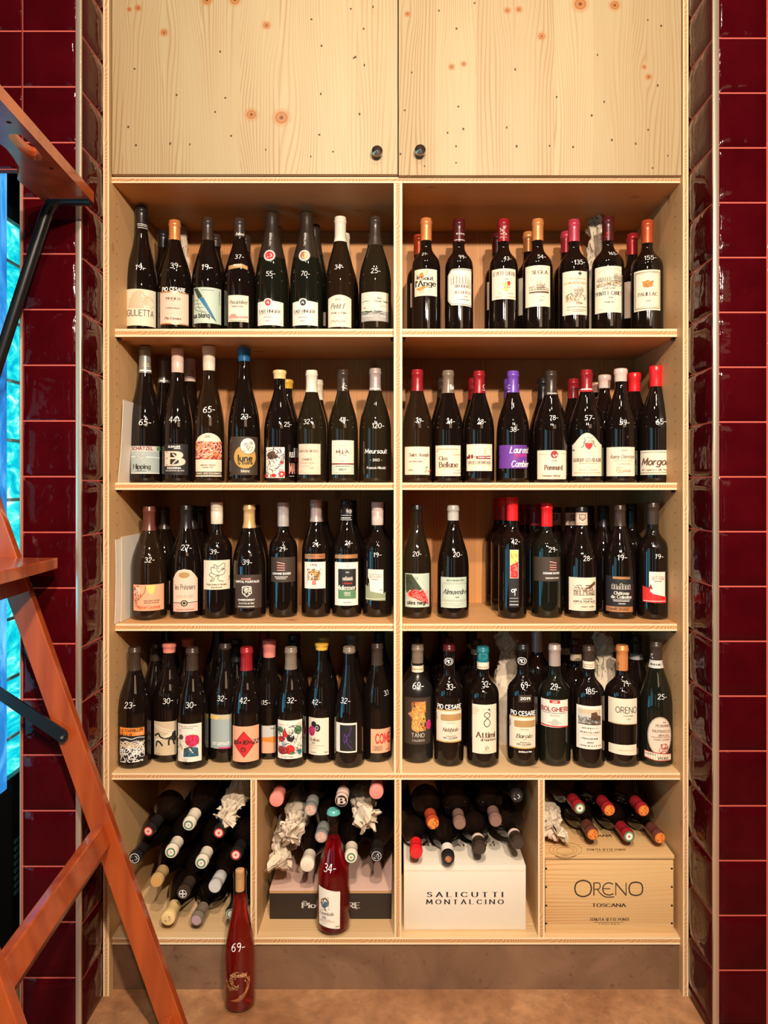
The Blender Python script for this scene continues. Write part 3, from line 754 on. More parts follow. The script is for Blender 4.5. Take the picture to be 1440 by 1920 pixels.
CC = {'blk': (.014, .012, .012), 'dbrown': (.045, .028, .020), 'copper': (.80, .30, .10), 'goldc': (.80, .52, .22), 'silver': (.60, .55, .52), 'mauve': (.55, .42, .38), 'creamc': (.78, .68, .54),
      'pinkw': (.75, .55, .48), 'redm': (.42, .02, .03), 'redw': (.78, .015, .02), 'crim': (.30, .012, .02), 'pinkred': (.62, .06, .10), 'mar': (.075, .008, .010), 'purple': (.16, .06, .42), 'taupe': (.20, .15, .11),
      'bluew': (.01, .12, .28), 'tealc': (.01, .16, .20), 'yelw': (.82, .58, .26), 'yel2': (.75, .42, .05), 'pinkwax': (.80, .26, .22), 'peachw': (.75, .40, .28), 'greyg': (.30, .31, .29), 'redor': (.62, .09, .03),
      'brmar': (.12, .035, .025), 'champf': (.028, .018, .012), 'crown': (.10, .42, .40), 'lilac': (.45, .32, .34), 'ltgry': (.50, .48, .46), 'mau2': (.20, .11, .09)}
METAL = {'copper', 'goldc', 'silver', 'mauve', 'redm', 'pinkred', 'redor', 'greyg'}
def capsule(H, z0, rn, kind, mat, parent, prof=None):
    e = .0008
    def pf(z): return prof(z)+e if prof else rn+e
    if kind == 'champ':
        rz = [(pf(z0), z0)]+[(pf(z0+(H-.04-z0)*i/8), z0+(H-.04-z0)*i/8) for i in range(1, 9)]+[(rn+.0022, H-.034), (rn+.0025, H-.02), (rn+.0012, H-.008), (rn-.003, H-.0015), (rn-.009, H)]
    elif kind == 'wax':
        L = H-z0; rz = [(rn+.0014, z0), (rn+.0020, z0+L*.2), (rn+.0020, H-min(.022, L*.5)), (rn+.0036, H-min(.017, L*.4)), (rn+.0038, H-.006), (rn+.0026, H-.0015), (rn-.002, H), (.001, H+.0003)]
    elif kind == 'screw':
        rz = [(rn+.0012, z0), (rn+.0016, z0+.001), (rn+.0016, H-.022), (rn+.0008, H-.021), (rn+.0016, H-.020), (rn+.0016, H-.016), (rn+.0009, H-.015), (rn+.0018, H-.014), (rn+.0018, H-.002), (rn+.0008, H), (.001, H)]
    else:
        rz = [(pf(z0), z0)]+[(pf(z0+(H-.015-z0)*i/4), z0+(H-.015-z0)*i/4) for i in range(1, 4)]+[(rn+.0010, H-.0155), (rn+.0022, H-.014), (rn+.0022, H-.009), (rn+.0011, H-.0075), (rn+.0012, H-.0022), (rn+.0002, H-.0003), (.001, H)]
    v, f = lathe(rz, 28, cap0=False)
    o = pyd('capsule' if kind in ('foil', 'champ') else {'wax': 'wax_cap', 'screw': 'screw_cap'}[kind], v, f, None, True, parent, [mat]); smooth_obj(o, 42); return o
def body(H, R, prof, mat, parent, zend=None):
    ze = zend or H-.003
    rz = [(R*.30, .016), (R*.62, .004), (R*.80, .0), (R*.93, .0012), (R*.985, .006)]
    z = .012; 
    while z < ze: rz.append((prof(z), z)); z += .0065 if z > H*.3 else .03
    rz.append((prof(ze), ze))
    v, f = lathe(rz, 40); o = pyd('glass_body', v, f, None, True, parent, [mat]); smooth_obj(o, 60); return o
ALL = []
ZB = {'1': ZS['s1'][1], '2': ZS['s2'][1], '3': ZS['s3'][1], '4': ZS['s4'][1], 'b': ZS['bot'][1], 'f': 0.0}
A1 = (200, 370, 5.143, '1'); A2 = (460, 370, 4.8, '1'); A3 = (740, 370, 5.143, '1'); A4 = (1000, 370, 4.966, '1')
B1 = (200, 630, 5.143, '2'); B2 = (470, 630, 5.143, '2'); B3 = (740, 660, 5.143, '2'); B4 = (1000, 660, 4.966, '2')
C1 = (200, 920, 5.143, '3'); C2 = (460, 920, 4.8, '3'); C3 = (740, 920, 5.143, '3'); C4 = (1000, 920, 4.966, '3')
D1 = (200, 1180, 5.143, '4'); D2 = (470, 1180, 5.143, '4'); D3 = (740, 1180, 5.143, '4'); D4 = (1000, 1180, 4.966, '4')
GRP = {'1': 'wine bottles on the top open shelf', '2': 'wine bottles on the second shelf', '3': 'wine bottles on the third shelf', '4': 'wine bottles on the fourth shelf',
       'b': 'standing rose bottles', 'f': 'standing rose bottles'}
DEFY = {'1': .15, '2': .15, '3': .165, '4': .10}
def bot(cr, xl, xr, top, capb, kind, cap, label=None, paper=None, pr=(), price=None, Y=None, base=None, glass='dark', H=None, extra=(), cx=None, wcx=None, rmax=.0435, glassonly=False, band=None):
    """one standing bottle; all numbers are read off the photograph (crop pixels)"""
    row = cr[3]; q = cr[2]; zs = ZB[row]
    if base is not None: 
        Df = (ZC-zs)*F/(cr[1]+base/q-PY); hwp = (xr-xl)/2/q; D = Df/(1-hwp/F) if 1 else Df; Y = D-DC
    if Y is None: Y = DEFY[row]
    D = DC+Y; hw = (xr-xl)/2/q; cxp = cr[0]+(xl+xr)/2/q
    R = min(hw*D/F, rmax); hw = R*F/D
    X = (cxp-PX)*D/F
    if H is None: H = ZC-zs+(PY-(cr[1]+top/q))*D/F
    rn = .0138 if kind != 'champ' else .0145
    if kind == 'champ': rn = .0150
    e = empty('wine_bottle', (X, Y, zs), label, 'bottle', GRP[row], rz=-math.atan2(X, D))
    prof = make_prof(kind, H, R, rn); mp = Bot(cxp, hw, Y, R, zs, prof)
    body(H, R, prof, G[glass], e)
    if capb is not None:
        zc = ZC-zs+(PY-(cr[1]+capb/q))*(D-rn)/F; zc = min(max(zc, H*.55), H-.010)
        cp = capsule(H, zc, rn, cap[0], capm(cap[1], cap[0]), e, prof)
        sh = Sheet(mp, cr); ep = .0016
        for it in extra: sh.item(it, ep); ep += .00012
        sh.build('capsule_print', cp)
    if band:   # paper strip round the neck
        yb0, yb1, bc = band[:3]; z0 = ZC-zs+(PY-(cr[1]+yb1/q))*(D-rn)/F; z1 = ZC-zs+(PY-(cr[1]+yb0/q))*(D-rn)/F
        v, f = lathe([(prof(z0)+.0014, z0), (prof((z0+z1)/2)+.0014, (z0+z1)/2), (prof(z1)+.0014, z1)], 28, False, False); pyd('neck_band', v, f, None, True, e, [ink(bc)])
        if len(band) > 3:
            sh = Sheet(mp, cr); [sh.item(it, .0021) for it in band[3]]; sh.build('neck_band_print', e)
    lab = None
    if paper:
        shp, col = paper[0], paper[1]
        if shp == 'rect': x0, y0, x1, y1 = paper[2:6]; pts = [(x0, y0), (x1, y0), (x1, y1), (x0, y1)]
        else: pts = paper[2]
        sh = Sheet(mp, cr); sh.item(('P', pts, col), .0003); lab = sh.build('paper_label', e)
    if pr:
        sh = Sheet(mp, cr); ep = .00048
        for it in pr: sh.item(it, ep); ep += .000035
        sh.build('label_print', lab or e)
    if price:
        sh = Sheet(mp, cr); txt, x, y, h = price; rr = random.Random(int(x*3+y)); n = len(txt)
        # each digit a little uneven, written with a white paint pen
        h = h*.86; w = h*.66*n*(.95 if n > 2 else 1); sh.item(('T', txt, x, y, w, h, 'w', 'r', rr.uniform(-.08, .08)), .0009); sh.build('price_writing', e)
    ALL.append((e, X, Y, R, zs)); return e
R4 = lambda x0, y0, x1, y1, c='cream': ('rect', c, x0, y0, x1, y1)
def arch(x0, y0, x1, y1, top, c='cream', n=10, k=1.0):
    """label with a domed or humped top: y0 shoulder, top of hump"""
    pts = [(x1, y1), (x0, y1), (x0, y0)]; 
    for i in range(1, n): s = i/n; pts.append((x0+(x1-x0)*s, y0-(y0-top)*math.sin(PI*s)**k))
    return ('poly', c, pts+[(x1, y0)])
PLY = lambda c, *p: ('P', list(zip(p[::2], p[1::2])), c)
# ================================================================ top shelf, left
bot(A1, 180, 490, 92, 300, 'als', ('foil', 'blk'), 'tall black-capped bottle priced 19 with beige watercolour label, far left of top shelf', R4(180, 882, 492, 1235), [
    ('P', [(200, 1060), (250, 920), (330, 890), (400, 960), (370, 1060), (300, 1075)], 'beige'), ('X', 210, 900, 460, 1060, 26, 6, 'beige', 3), ('X', 330, 920, 370, 1080, 8, 6, 'w', 4), T('GIULIETTA', 322, 1112, 268, 58, 'dbr', 'm')],
    ('19-', 325, 675, 58), extra=[('D', 350, 258, 100, 7, 'w'), ('D', 352, 274, 100, 7, 'w'), ('D', 354, 294, 100, 7, 'w')])
bot(A1, 497, 815, 228, 405, 'burg', ('foil', 'copper'), 'copper-capped bottle priced 39 with pinkish cream label, second from left on top shelf', R4(500, 915, 806, 1222, 'pinkc'), [
    PLY('cop', 500, 905, 806, 905, 806, 917, 500, 917), PLY('cop', 500, 1212, 806, 1212, 806, 1224, 500, 1224), T('PIO CESARE', 645, 885, 225, 36, 'w', 'b'), T('PIODILEI', 640, 975, 130, 20, 'n', 's'), ('D', 638, 998, 34, 5, 'n'),
    ('D', 640, 1030, 60, 5, 'beige'), T('CHARDONNAY', 638, 1067, 134, 12, 'n', 's'), ('D', 640, 1120, 170, 4, 'beige'), T('Pio Cesare', 640, 1165, 150, 22, 'n', 's')], ('39-', 662, 655, 60))
bot(A1, 824, 1125, 205, 410, 'burg', ('foil', 'dbrown'), 'bottle priced 19 with pale green label crossed by a blue blade shape, top shelf', R4(822, 866, 1122, 1212, 'paleg'), [
    PLY('dg', 835, 880, 880, 880, 935, 965, 890, 985), PLY('blue', 885, 965, 935, 965, 1060, 1190, 1010, 1150), ('L', [(835, 880), (830, 1010), (850, 1080), (960, 1120), (1060, 1190)], 4, 'k', 1), ('L', [(870, 990), (900, 1080), (970, 1110)], 3, 'k', 1),
    ('L', [(845, 1000), (900, 1000)], 3, 'k'), ('L', [(845, 1030), (920, 1035)], 3, 'k'), ('L', [(850, 1060), (940, 1070)], 3, 'k'), T('us blanq', 912, 1140, 160, 42, 'k', 'b'), ('D', 975, 893, 120, 4, 'k'), T('CATALUNYA', 1080, 970, 130, 10, 'k', 's', PI/2), ('D', 860, 1165, 70, 5, 'k')],
    ('19-', 965, 672, 62))
bot(A1, 1130, 1432, 212, 380, 'burg', ('foil', 'dbrown'), 'bottle priced 37 with brown collar band and small cream script label, top shelf', R4(1165, 942, 1372, 1198), [
    T('Pascal', 1225, 1012, 80, 34, 'k', 'i'), T('Jolivet', 1310, 1008, 90, 34, 'k', 'i'), T('SANCERRE', 1262, 1051, 114, 13, 'n', 's'), PLY('pk', 1170, 1170, 1200, 1125, 1240, 1120, 1260, 1145, 1365, 1140, 1368, 1160, 1280, 1165, 1230, 1170),
    ('L', [(1172, 1150), (1220, 1140), (1270, 1160), (1360, 1150)], 4, 'maroon', 1), ('D', 1265, 1185, 170, 5, 'n'), PLY('tan', 1168, 655, 1300, 635, 1362, 655, 1362, 692, 1300, 678, 1168, 695), T('2022', 1262, 655, 74, 20, 'w', 's')],
    ('37-', 1278, 572, 50), extra=[T('Jolivet', 1282, 352, 84, 26, 'w', 'i')])
for (xl, xr, capc, disc, pc, nm) in ((92, 385, 'r', 'r', '55-', 'priced 55 with red seal on neck and label'), (405, 700, 'g', 'k', '70-', 'priced 70 with gold medal on neck and black seal')):
    c = (xl+xr)/2; d = xl-92
    bot(A2, xl, xr, 128, 555, 'champ', ('champ', 'champf'), 'foil-topped champagne bottle %s, top shelf' % nm, ('poly', 'white', [(xl, 1150), (xl, 938), (c-62, 932)]+[(c-34+38*(1-math.cos(PI*i/6))-4-34, 930-22*math.sin(PI*i/6)) for i in range(0, 7)]+[(352+d*.99, 938), (352+d*.99, 1150)]), [
        ('E', 204+d*1.01, 947, 27, 29, disc), ('L', [(192+d, 955), (205+d, 935), (215+d, 958), (198+d, 942)], 4, 'w', 1), T('TAITTINGER', 212+d, 1025, 205, 25, 'k', 's'), ('D', 175+d, 1051, 110, 5, 'cop'), ('D', 204+d, 1080, 80, 6, 'maroon'), ('D', 202+d, 1112, 38, 6, 'maroon')],
        (pc, 226+d, 686, 48), glass='green', extra=[('E', 218+d, 525, 52, 55, 'gry'), ('E', 218+d, 523, 43, 46, 'w'), ('E', 218+d, 523, 38, 40, 'r' if capc == 'r' else 'cop'), ('X', 198+d, 505, 238+d, 545, 6, 5, 'w', 5), T('TAITTINGER', 226+d, 380, 125, 15, 'w', 'm', PI/2)])
bot(A2, 725, 985, 182, 395, 'burg', ('foil', 'creamc'), 'cream-capped bottle priced 34 with humped cream script label, top shelf', arch(728, 905, 966, 1165, 876), [
    T('2022', 833, 920, 52, 14, 'n', 's'), T('Petit F', 832, 978, 130, 44, 'k', 'i'), T('POUILLY-FUME', 840, 1040, 142, 14, 'k', 's'), ('L', [(765, 1120), (790, 1105), (800, 1122), (830, 1108), (845, 1120), (905, 1112)], 4, 'n', 1)], ('34-', 842, 626, 48), glass='brown')
bot(A2, 1024, 1312, 183, 430, 'burg', ('foil', 'dbrown'), 'black-capped bottle priced 25 with cream label over grey band, right end of top left bay', R4(1022, 850, 1306, 1020), [
    PLY('gry', 1022, 1020, 1306, 1020, 1306, 1112, 1022, 1112), T('les', 1208, 905, 30, 18, 'k', 's'), T('Tessons Tauvins', 1225, 935, 140, 18, 'k', 's'), ('L', [(1045, 945), (1080, 935), (1120, 940)], 4, 'k', 1), ('D', 1238, 980, 70, 5, 'cop'), ('D', 1076, 998, 24, 10, 'r'),
    ('X', 1030, 1020, 1290, 1045, 14, 6, 'dg', 9), ('D', 1100, 1068, 110, 7, 'w'), ('D', 1240, 1073, 46, 7, 'w'), ('X', 1050, 870, 1100, 920, 3, 3, 'beige', 1)], ('25-', 1172, 660, 50), glass='olive')
# back of the top left bay
def back(cr, c, w, top, capb, kind, cap, label, Y, **k): return bot(cr, c-w/2, c+w/2, top, capb, kind, cap, label, Y=Y, **k)
back(A1, 545, 280, 330, 480, 'als', ('foil', 'blk'), 'tall black-capped bottle behind the first two bottles, left of top shelf', .262)
back(A1, 1050, 285, 368, 470, 'burg', ('foil', 'dbrown'), 'plain dark bottle behind the pale green blade label bottle, top shelf', .262)
back(A1, 1340, 285, 375, 520, 'burg', ('foil', 'dbrown'), 'dark bottle behind the brown-collared bottle priced 37, top shelf', .262, paper=R4(1280, 1010, 1480, 1180))
back(A2, 262, 270, 258, 520, 'champ', ('champ', 'champf'), 'foil-topped champagne bottle standing behind the one priced 55', .262, glass='green')
back(A2, 620, 272, 245, 520, 'champ', ('champ', 'champf'), 'foil-topped champagne bottle standing behind the one priced 70', .262, glass='green', paper=R4(600, 1025, 730, 1150))
back(A2, 903, 260, 330, 530, 'burg', ('foil', 'creamc'), 'cream-capped bottle standing behind the one priced 34, top shelf', .262)
back(A2, 1135, 250, 330, 500, 'burg', ('foil', 'dbrown'), 'dark bottle mostly hidden behind the one priced 25, top shelf', .27)
# ================================================================ top shelf, right
bot(A3, 167, 440, 210, 410, 'bord', ('foil', 'copper'), 'copper-capped bordeaux bottle with cream label and orange splash drawing, top shelf right bay', R4(175, 690, 422, 948), [
    PLY('or', 235, 740, 270, 720, 285, 750, 260, 790), ('E', 310, 720, 10, 28, 'yel'), PLY('or', 200, 880, 260, 860, 330, 860, 270, 890, 225, 895), ('L', [(230, 750), (250, 800), (235, 840), (250, 880)], 8, 'peach', 1), T('le', 232, 770, 32, 36, 'k', 's'), T('Saut', 315, 778, 118, 36, 'k', 's'), T("l'Ange", 298, 828, 205, 52, 'k', 's'), ('D', 295, 898, 112, 5, 'cop'), ('D', 295, 915, 112, 5, 'cop')], ('21-', 290, 545, 34))
bot(A3, 485, 757, 218, 425, 'bord', ('foil', 'mar'), 'dark maroon-capped bordeaux priced 99 with eight-sided castle label, top shelf', ('poly', 'white', [(545, 688), (762, 682), (762, 1050), (545, 1036), (497, 985), (497, 742)]), [
    ('L', [(762, 694), (550, 697), (507, 745), (507, 980), (550, 1024), (762, 1038)], 5, 'n'), ('H', 540, 735, 745, 830, 'n', 11), T('BRULIERES', 664, 858, 165, 26, 'n', 's'), ('D', 680, 888, 16, 6, 'n'), T('BEYCHEVELLE', 662, 918, 165, 24, 'n', 's'), T('2018', 680, 958, 42, 10, 'cop', 's'), ('D', 668, 988, 110, 7, 'n')],
    ('99-', 652, 574, 44), extra=[('D', 640, 352, 90, 14, 'lg'), ('D', 630, 410, 110, 7, 'w')])
bot(A3, 912, 1187, 218, 420, 'bord', ('foil', 'crim'), 'crimson-capped bordeaux priced 43 with cream label and gold emblem, top shelf', R4(922, 686, 1184, 980), [
    T('LE PETIT CHEVAL', 1058, 733, 236, 34, 'n', 's'), ('D', 1083, 788, 38, 8, 'n'), ('E', 1070, 840, 22, 25, 'yel'), ('E', 1098, 830, 18, 22, 'r'), ('E', 1072, 885, 24, 22, 'yel'), ('X', 1060, 810, 1110, 900, 8, 5, 'n', 8), ('D', 1075, 926, 140, 7, 'cop'), ('D', 1075, 958, 200, 5, 'cop')],
    ('43-', 1086, 590, 44), extra=[('X', 1020, 255, 1080, 400, 16, 6, 'lg', 12)])
bot(A4, -97, 178, 210, 395, 'bord', ('foil', 'copper'), 'copper-capped bordeaux priced 54 with cream label and gatehouse drawing, top shelf', R4(-90, 632, 172, 1015), [
    T('SEGLA', 62, 696, 148, 32, 'n', 's'), ('L', [(65, 668), (78, 655)], 4, 'n'), ('H', 30, 775, 110, 860, 'n', 3), ('H', -40, 825, 155, 862, 'n', 4), PLY('n', -42, 876, 152, 872, 152, 890, -42, 888), ('D', 62, 922, 80, 7, 'cop'), ('D', 70, 958, 38, 7, 'n')], ('54-', 76, 552, 46))
bot(A4, 240, 515, 215, 405, 'bord', ('foil', 'pinkred'), 'pink-red capped bordeaux priced 135 with gateway drawing label, top shelf', R4(262, 684, 516, 1092), [
    PLY('k', 425, 692, 437, 692, 437, 728, 425, 728), PLY('k', 413, 704, 449, 704, 449, 716, 413, 716), T('LA CHAPELLE DE', 416, 757, 150, 14, 'tan', 's'), T('LA MISSION HAUT', 395, 795, 232, 19, 'tan', 's'), ('H', 375, 835, 470, 880, 'n', 5), ('L', [(352, 975), (352, 815)], 9, 'beige'), ('L', [(487, 975), (487, 815)], 9, 'beige'),
    PLY('beige', 300, 975, 300, 920, 470, 905, 380, 960), ('X', 300, 890, 500, 970, 26, 4, 'n', 21), T('2016', 425, 986, 62, 18, 'n', 's'), ('D', 408, 1020, 190, 6, 'n'), ('D', 405, 1047, 190, 5, 'n'), ('D', 415, 1060, 100, 5, 'n')], ('135-', 430, 605, 48))
bot(A4, 548, 842, 190, 400, 'bord', ('foil', 'mar'), 'dark red capped bordeaux with large cream chateau label, in front of paper-wrapped bottle, top shelf', R4(560, 638, 836, 1070), [
    ('H', 590, 730, 735, 775, 'k', 6), ('H', 740, 715, 828, 780, 'k', 7), PLY('beige', 580, 800, 828, 775, 828, 805, 590, 822), ('X', 575, 775, 828, 825, 30, 3.5, 'n', 22), ('L', [(600, 690), (680, 662), (760, 660), (830, 685)], 5, 'beige', 1), T('CHÂTEAU', 708, 845, 106, 15, 'n', 's'), T('PONTET-CANET', 704, 890, 255, 32, 'k', 's'), T('2016', 718, 932, 40, 12, 'n', 's'), T('PAUILLAC', 709, 974, 84, 12, 'k', 's'), ('D', 700, 1038, 200, 4, 'beige')],
    ('165-', 742, 524, 40), extra=[('X', 670, 290, 710, 370, 8, 5, 'r', 2)])
bot(A4, 915, 1205, 220, 420, 'bord', ('foil', 'redor'), 'orange-red capped bordeaux priced 155 with double-framed label, right end of top shelf', R4(925, 672, 1192, 1050), [
    ('F', 938, 690, 1186, 1034, 5, 'n'), ('F', 948, 702, 1176, 1022, 3, 'cop'), ('P', [(1015, 775), (1040, 780), (1066, 765), (1092, 780), (1118, 772), (1108, 830), (1066, 838), (1025, 830)], 'or'), ('X', 1020, 775, 1112, 832, 14, 4, 'n', 23), T('PAUILLAC', 1066, 898, 175, 30, 'n', 's'), ('D', 1060, 930, 110, 3, 'beige'), T('2020', 1070, 962, 42, 12, 'n', 's')], ('155-', 1088, 560, 50), extra=[('X', 1030, 330, 1080, 390, 8, 4, 'crimx', 3)] if 0 else ())
back(A3, 235, 235, 370, 550, 'bord', ('foil', 'redor'), 'copper-capped bordeaux behind the splash label bottle, leftmost back bottle in top right bay', .262, paper=R4(143, 822, 330, 1055, 'pinkc'))
back(A3, 610, 250, 340, 500, 'bord', ('foil', 'mar'), 'maroon-capped bordeaux hidden behind the bottle priced 99, top shelf', .262)
back(A3, 990, 250, 355, 540, 'bord', ('foil', 'mar'), 'dark capped bordeaux behind the bottle priced 43, top shelf', .262, paper=R4(878, 805, 1080, 1075, 'pinkc'))
back(A3, 1290, 250, 340, 520, 'bord', ('foil', 'copper'), 'copper-capped bordeaux behind the bottle priced 54, top shelf', .262, paper=R4(1185, 770, 1400, 1130))
back(A4, 305, 250, 325, 510, 'bord', ('foil', 'pinkred'), 'pink-red capped bordeaux behind the bottle priced 135, top shelf', .262)
back(A4, 962, 250, 343, 530, 'bord', ('foil', 'redm'), 'red-capped bordeaux behind the bottle priced 155, top shelf', .262, paper=R4(848, 780, 1060, 1120, 'pinkc'))
# ================================================================ second shelf, left
bot(B1, 215, 525, 103, 355, 'als', ('foil', 'greyg'), 'grey-capped flute bottle priced 65 with silver grey label, far left of second shelf', R4(222, 1060, 525, 1328, 'lg'), [
    PLY('bg', 226, 1112, 525, 1112, 525, 1322, 226, 1322), T('SCHÄTZEL', 340, 1083, 208, 30, 'crim' if 0 else 'maroon', 'b'), PLY('grn', 465, 1068, 520, 1068, 520, 1105, 465, 1105), ('L', [(240, 1166), (290, 1166)], 6, 'w'), ('L', [(372, 1167), (520, 1172)], 6, 'w'), ('X', 290, 1120, 372, 1220, 14, 5, 'lg', 31), T('Hipping', 338, 1258, 160, 44, 'k', 's'), ('D', 332, 1302, 100, 6, 'k'), ('L', [(226, 1322), (525, 1322)], 5, 'w')],
    ('65-', 368, 830, 66), extra=[('X', 355, 250, 405, 295, 10, 6, 'yel', 3), PLY('w', 322, 325, 436, 325, 436, 340, 322, 340), ('X', 360, 560, 440, 700, 0, 4, 'lg', 4)])
bot(B1, 537, 830, 125, 350, 'als', ('screw', 'pinkw'), 'pinkish-white capped flute bottle priced 44 with black label and large letter B', R4(540, 1042, 790, 1340, 'k'), [
    T('ZLBAUER', 650, 1067, 114, 16, 'w', 'b'), ('D', 680, 1084, 60, 9, 'w'), T('B', 650, 1182, 135, 125, 'pinkc', 'x'), ('L', [(640, 1140), (690, 1185)], 12, 'pinkc'), ('L', [(640, 1230), (690, 1180)], 12, 'pinkc'), T('INSOMNIA', 650, 1273, 130, 16, 'w', 'b'), T('SAUVIGNON BLANC', 656, 1298, 184, 11, 'w', 'm')], ('44-', 655, 806, 62),
    extra=[('D', 682, 132, 110, 14, 'k')])
bot(B1, 838, 1135, 98, 330, 'als', ('wax', 'creamc'), 'cream wax capped flute bottle priced 65 with arched label and red picture panel', arch(842, 1030, 1124, 1355, 935, k=.6), [
    PLY('dred', 842, 1016, 1124, 1016, 1124, 1190, 842, 1190), ('X', 846, 1020, 1120, 1186, 60, 6, 'pinkc', 33), ('X', 846, 1020, 1120, 1186, 30, 5, 'or', 34), T('2017', 975, 970, 50, 18, 'n', 's'), T('WIEBELSBERG', 978, 1245, 142, 13, 'n', 's'), T('GRAND CRU', 975, 1267, 100, 11, 'n', 's'), PLY('dbr', 842, 1308, 1124, 1308, 1124, 1342, 842, 1342), T('MARC KREYDENWEISS', 985, 1325, 250, 16, 'cream', 's')], ('65-', 985, 708, 66), glass='brown')
bot(B1, 1172, 1478, 115, 240, 'als', ('wax', 'bluew'), 'blue wax capped flute bottle priced 23 with round gold disc and moon face', R4(1185, 970, 1475, 1340, 'dbr'), [
    ('E', 1335, 1165, 112, 112, 'g'), ('E', 1365, 1060, 80, 82, 'k'), ('E', 1363, 1060, 74, 76, 'white'), ('X', 1310, 1020, 1410, 1110, 14, 5, 'k', 35), ('E', 1340, 1045, 14, 10, 'k', 4), ('E', 1395, 1035, 14, 10, 'k', 4), T('lune', 1335, 1178, 130, 58, 'k', 'b'), T('a boire', 1337, 1222, 138, 30, 'k', 'b'), T('blanc', 1338, 1300, 80, 26, 'white', 'm')], ('23-', 1340, 776, 56))
# left bay right half
bot(B2, 130, 430, 330, 410, 'burg', ('wax', 'yelw'), 'yellow wax capped bottle priced 25 with white label of black and red flower drawings', R4(128, 1072, 330, 1368, 'white'), [
    ('E', 210, 1150, 62, 38, 'n'), ('E', 265, 1125, 26, 26, 'white'), ('X', 135, 1080, 325, 1360, 60, 5, 'k', 41), ('E', 150, 1350, 22, 18, 'r'), ('E', 225, 1345, 26, 18, 'r'), ('E', 300, 1330, 34, 28, 'r'), ('E', 298, 1332, 10, 10, 'w'), ('E', 300, 1220, 22, 14, 'dred'),
    T('LES', 420, 1100, 40, 34, 'w', 'b'), T('FLEURS', 405, 1145, 100, 42, 'w', 'b'), T('DE', 425, 1195, 24, 26, 'r', 'b'), T('MAI', 400, 1278, 88, 92, 'pk', 'b'), ('D', 395, 1352, 70, 5, 'w')], ('25-', 357, 850, 50))
bot(B2, 442, 735, 333, 540, 'burg', ('foil', 'creamc'), 'cream-capped bottle priced 32 with beige map-patterned label, second shelf', R4(442, 1040, 678, 1335, 'pinkc'), [
    ('X', 446, 1045, 672, 1330, 40, 3, 'beige', 42), T('LAROCHE-NICOLLE', 555, 1110, 205, 20, 'n', 's'), T('CHABLIS', 540, 1190, 98, 18, 'n', 's'), T('Cote de Lechet', 540, 1222, 150, 20, 'tan', 'i'), ('D', 545, 1255, 130, 4, 'cop'), ('D', 590, 1275, 40, 6, 'n'), ('D', 550, 1315, 190, 6, 'beige')], ('32-', 552, 825, 52), glass='olive')
bot(B2, 747, 1035, 328, 530, 'burg', ('foil', 'dbrown'), 'black-capped bottle priced 44 with cream label over pale yellow strip, second shelf', R4(770, 1005, 1006, 1335), [
    PLY('yelp' if 0 else 'paleg', 772, 1240, 1006, 1240, 1006, 1334, 772, 1334), PLY('maroon', 770, 1226, 1006, 1226, 1006, 1240, 770, 1240), T('M I A', 885, 1116, 120, 26, 'n', 's'), ('L', [(850, 1085), (870, 1120), (905, 1145), (925, 1150)], 4, 'n', 1), ('L', [(925, 1085), (905, 1120), (865, 1145), (850, 1150)], 4, 'n', 1), ('L', [(855, 1065), (885, 1055), (918, 1065)], 5, 'beige', 1), ('D', 885, 1205, 36, 5, 'n'), ('D', 888, 1256, 134, 7, 'n'), T('RULLY', 888, 1287, 66, 18, 'k', 's'), ('D', 888, 1318, 160, 4, 'tan')], ('44-', 898, 806, 50), extra=[('X', 880, 460, 925, 510, 8, 5, 'w', 3)], glass='olive')
bot(B2, 1047, 1355, 315, 525, 'burg', ('foil', 'mauve'), 'silver mauve capped bottle priced 120 with white handwriting straight on the glass', None, [
    T('Meursault', 1210, 1110, 228, 42, 'w', 'h'), T('- 2022 -', 1210, 1195, 114, 22, 'w', 'm'), T('François Mikulski'.replace('ç', 'c'), 1212, 1270, 190, 22, 'w', 'h')], ('120-', 1228, 864, 54), glass='olive', extra=[PLY('lg', 1142, 500, 1246, 500, 1246, 514, 1142, 514)])
back(B1, 490, 255, 208, 450, 'als', ('foil', 'greyg'), 'grey-capped flute bottle behind the silver label bottle, second shelf', .29, extra=[PLY('w', 450, 425, 530, 425, 530, 440, 450, 440)])
back(B1, 803, 255, 222, 437, 'als', ('screw', 'pinkw'), 'pink capsule bottle marked B behind the cream wax capped one, second shelf', .285, extra=[T('B', 822, 360, 42, 50, 'k', 'x'), ('D', 812, 405, 80, 8, 'k')])
back(B2, 352, 250, 420, 505, 'burg', ('wax', 'yel2'), 'yellow wax capped bottle behind the flower drawing bottle, second shelf', .285)
back(B2, 645, 250, 425, 615, 'burg', ('foil', 'creamc'), 'cream-capped bottle behind the beige map label bottle, second shelf', .285)
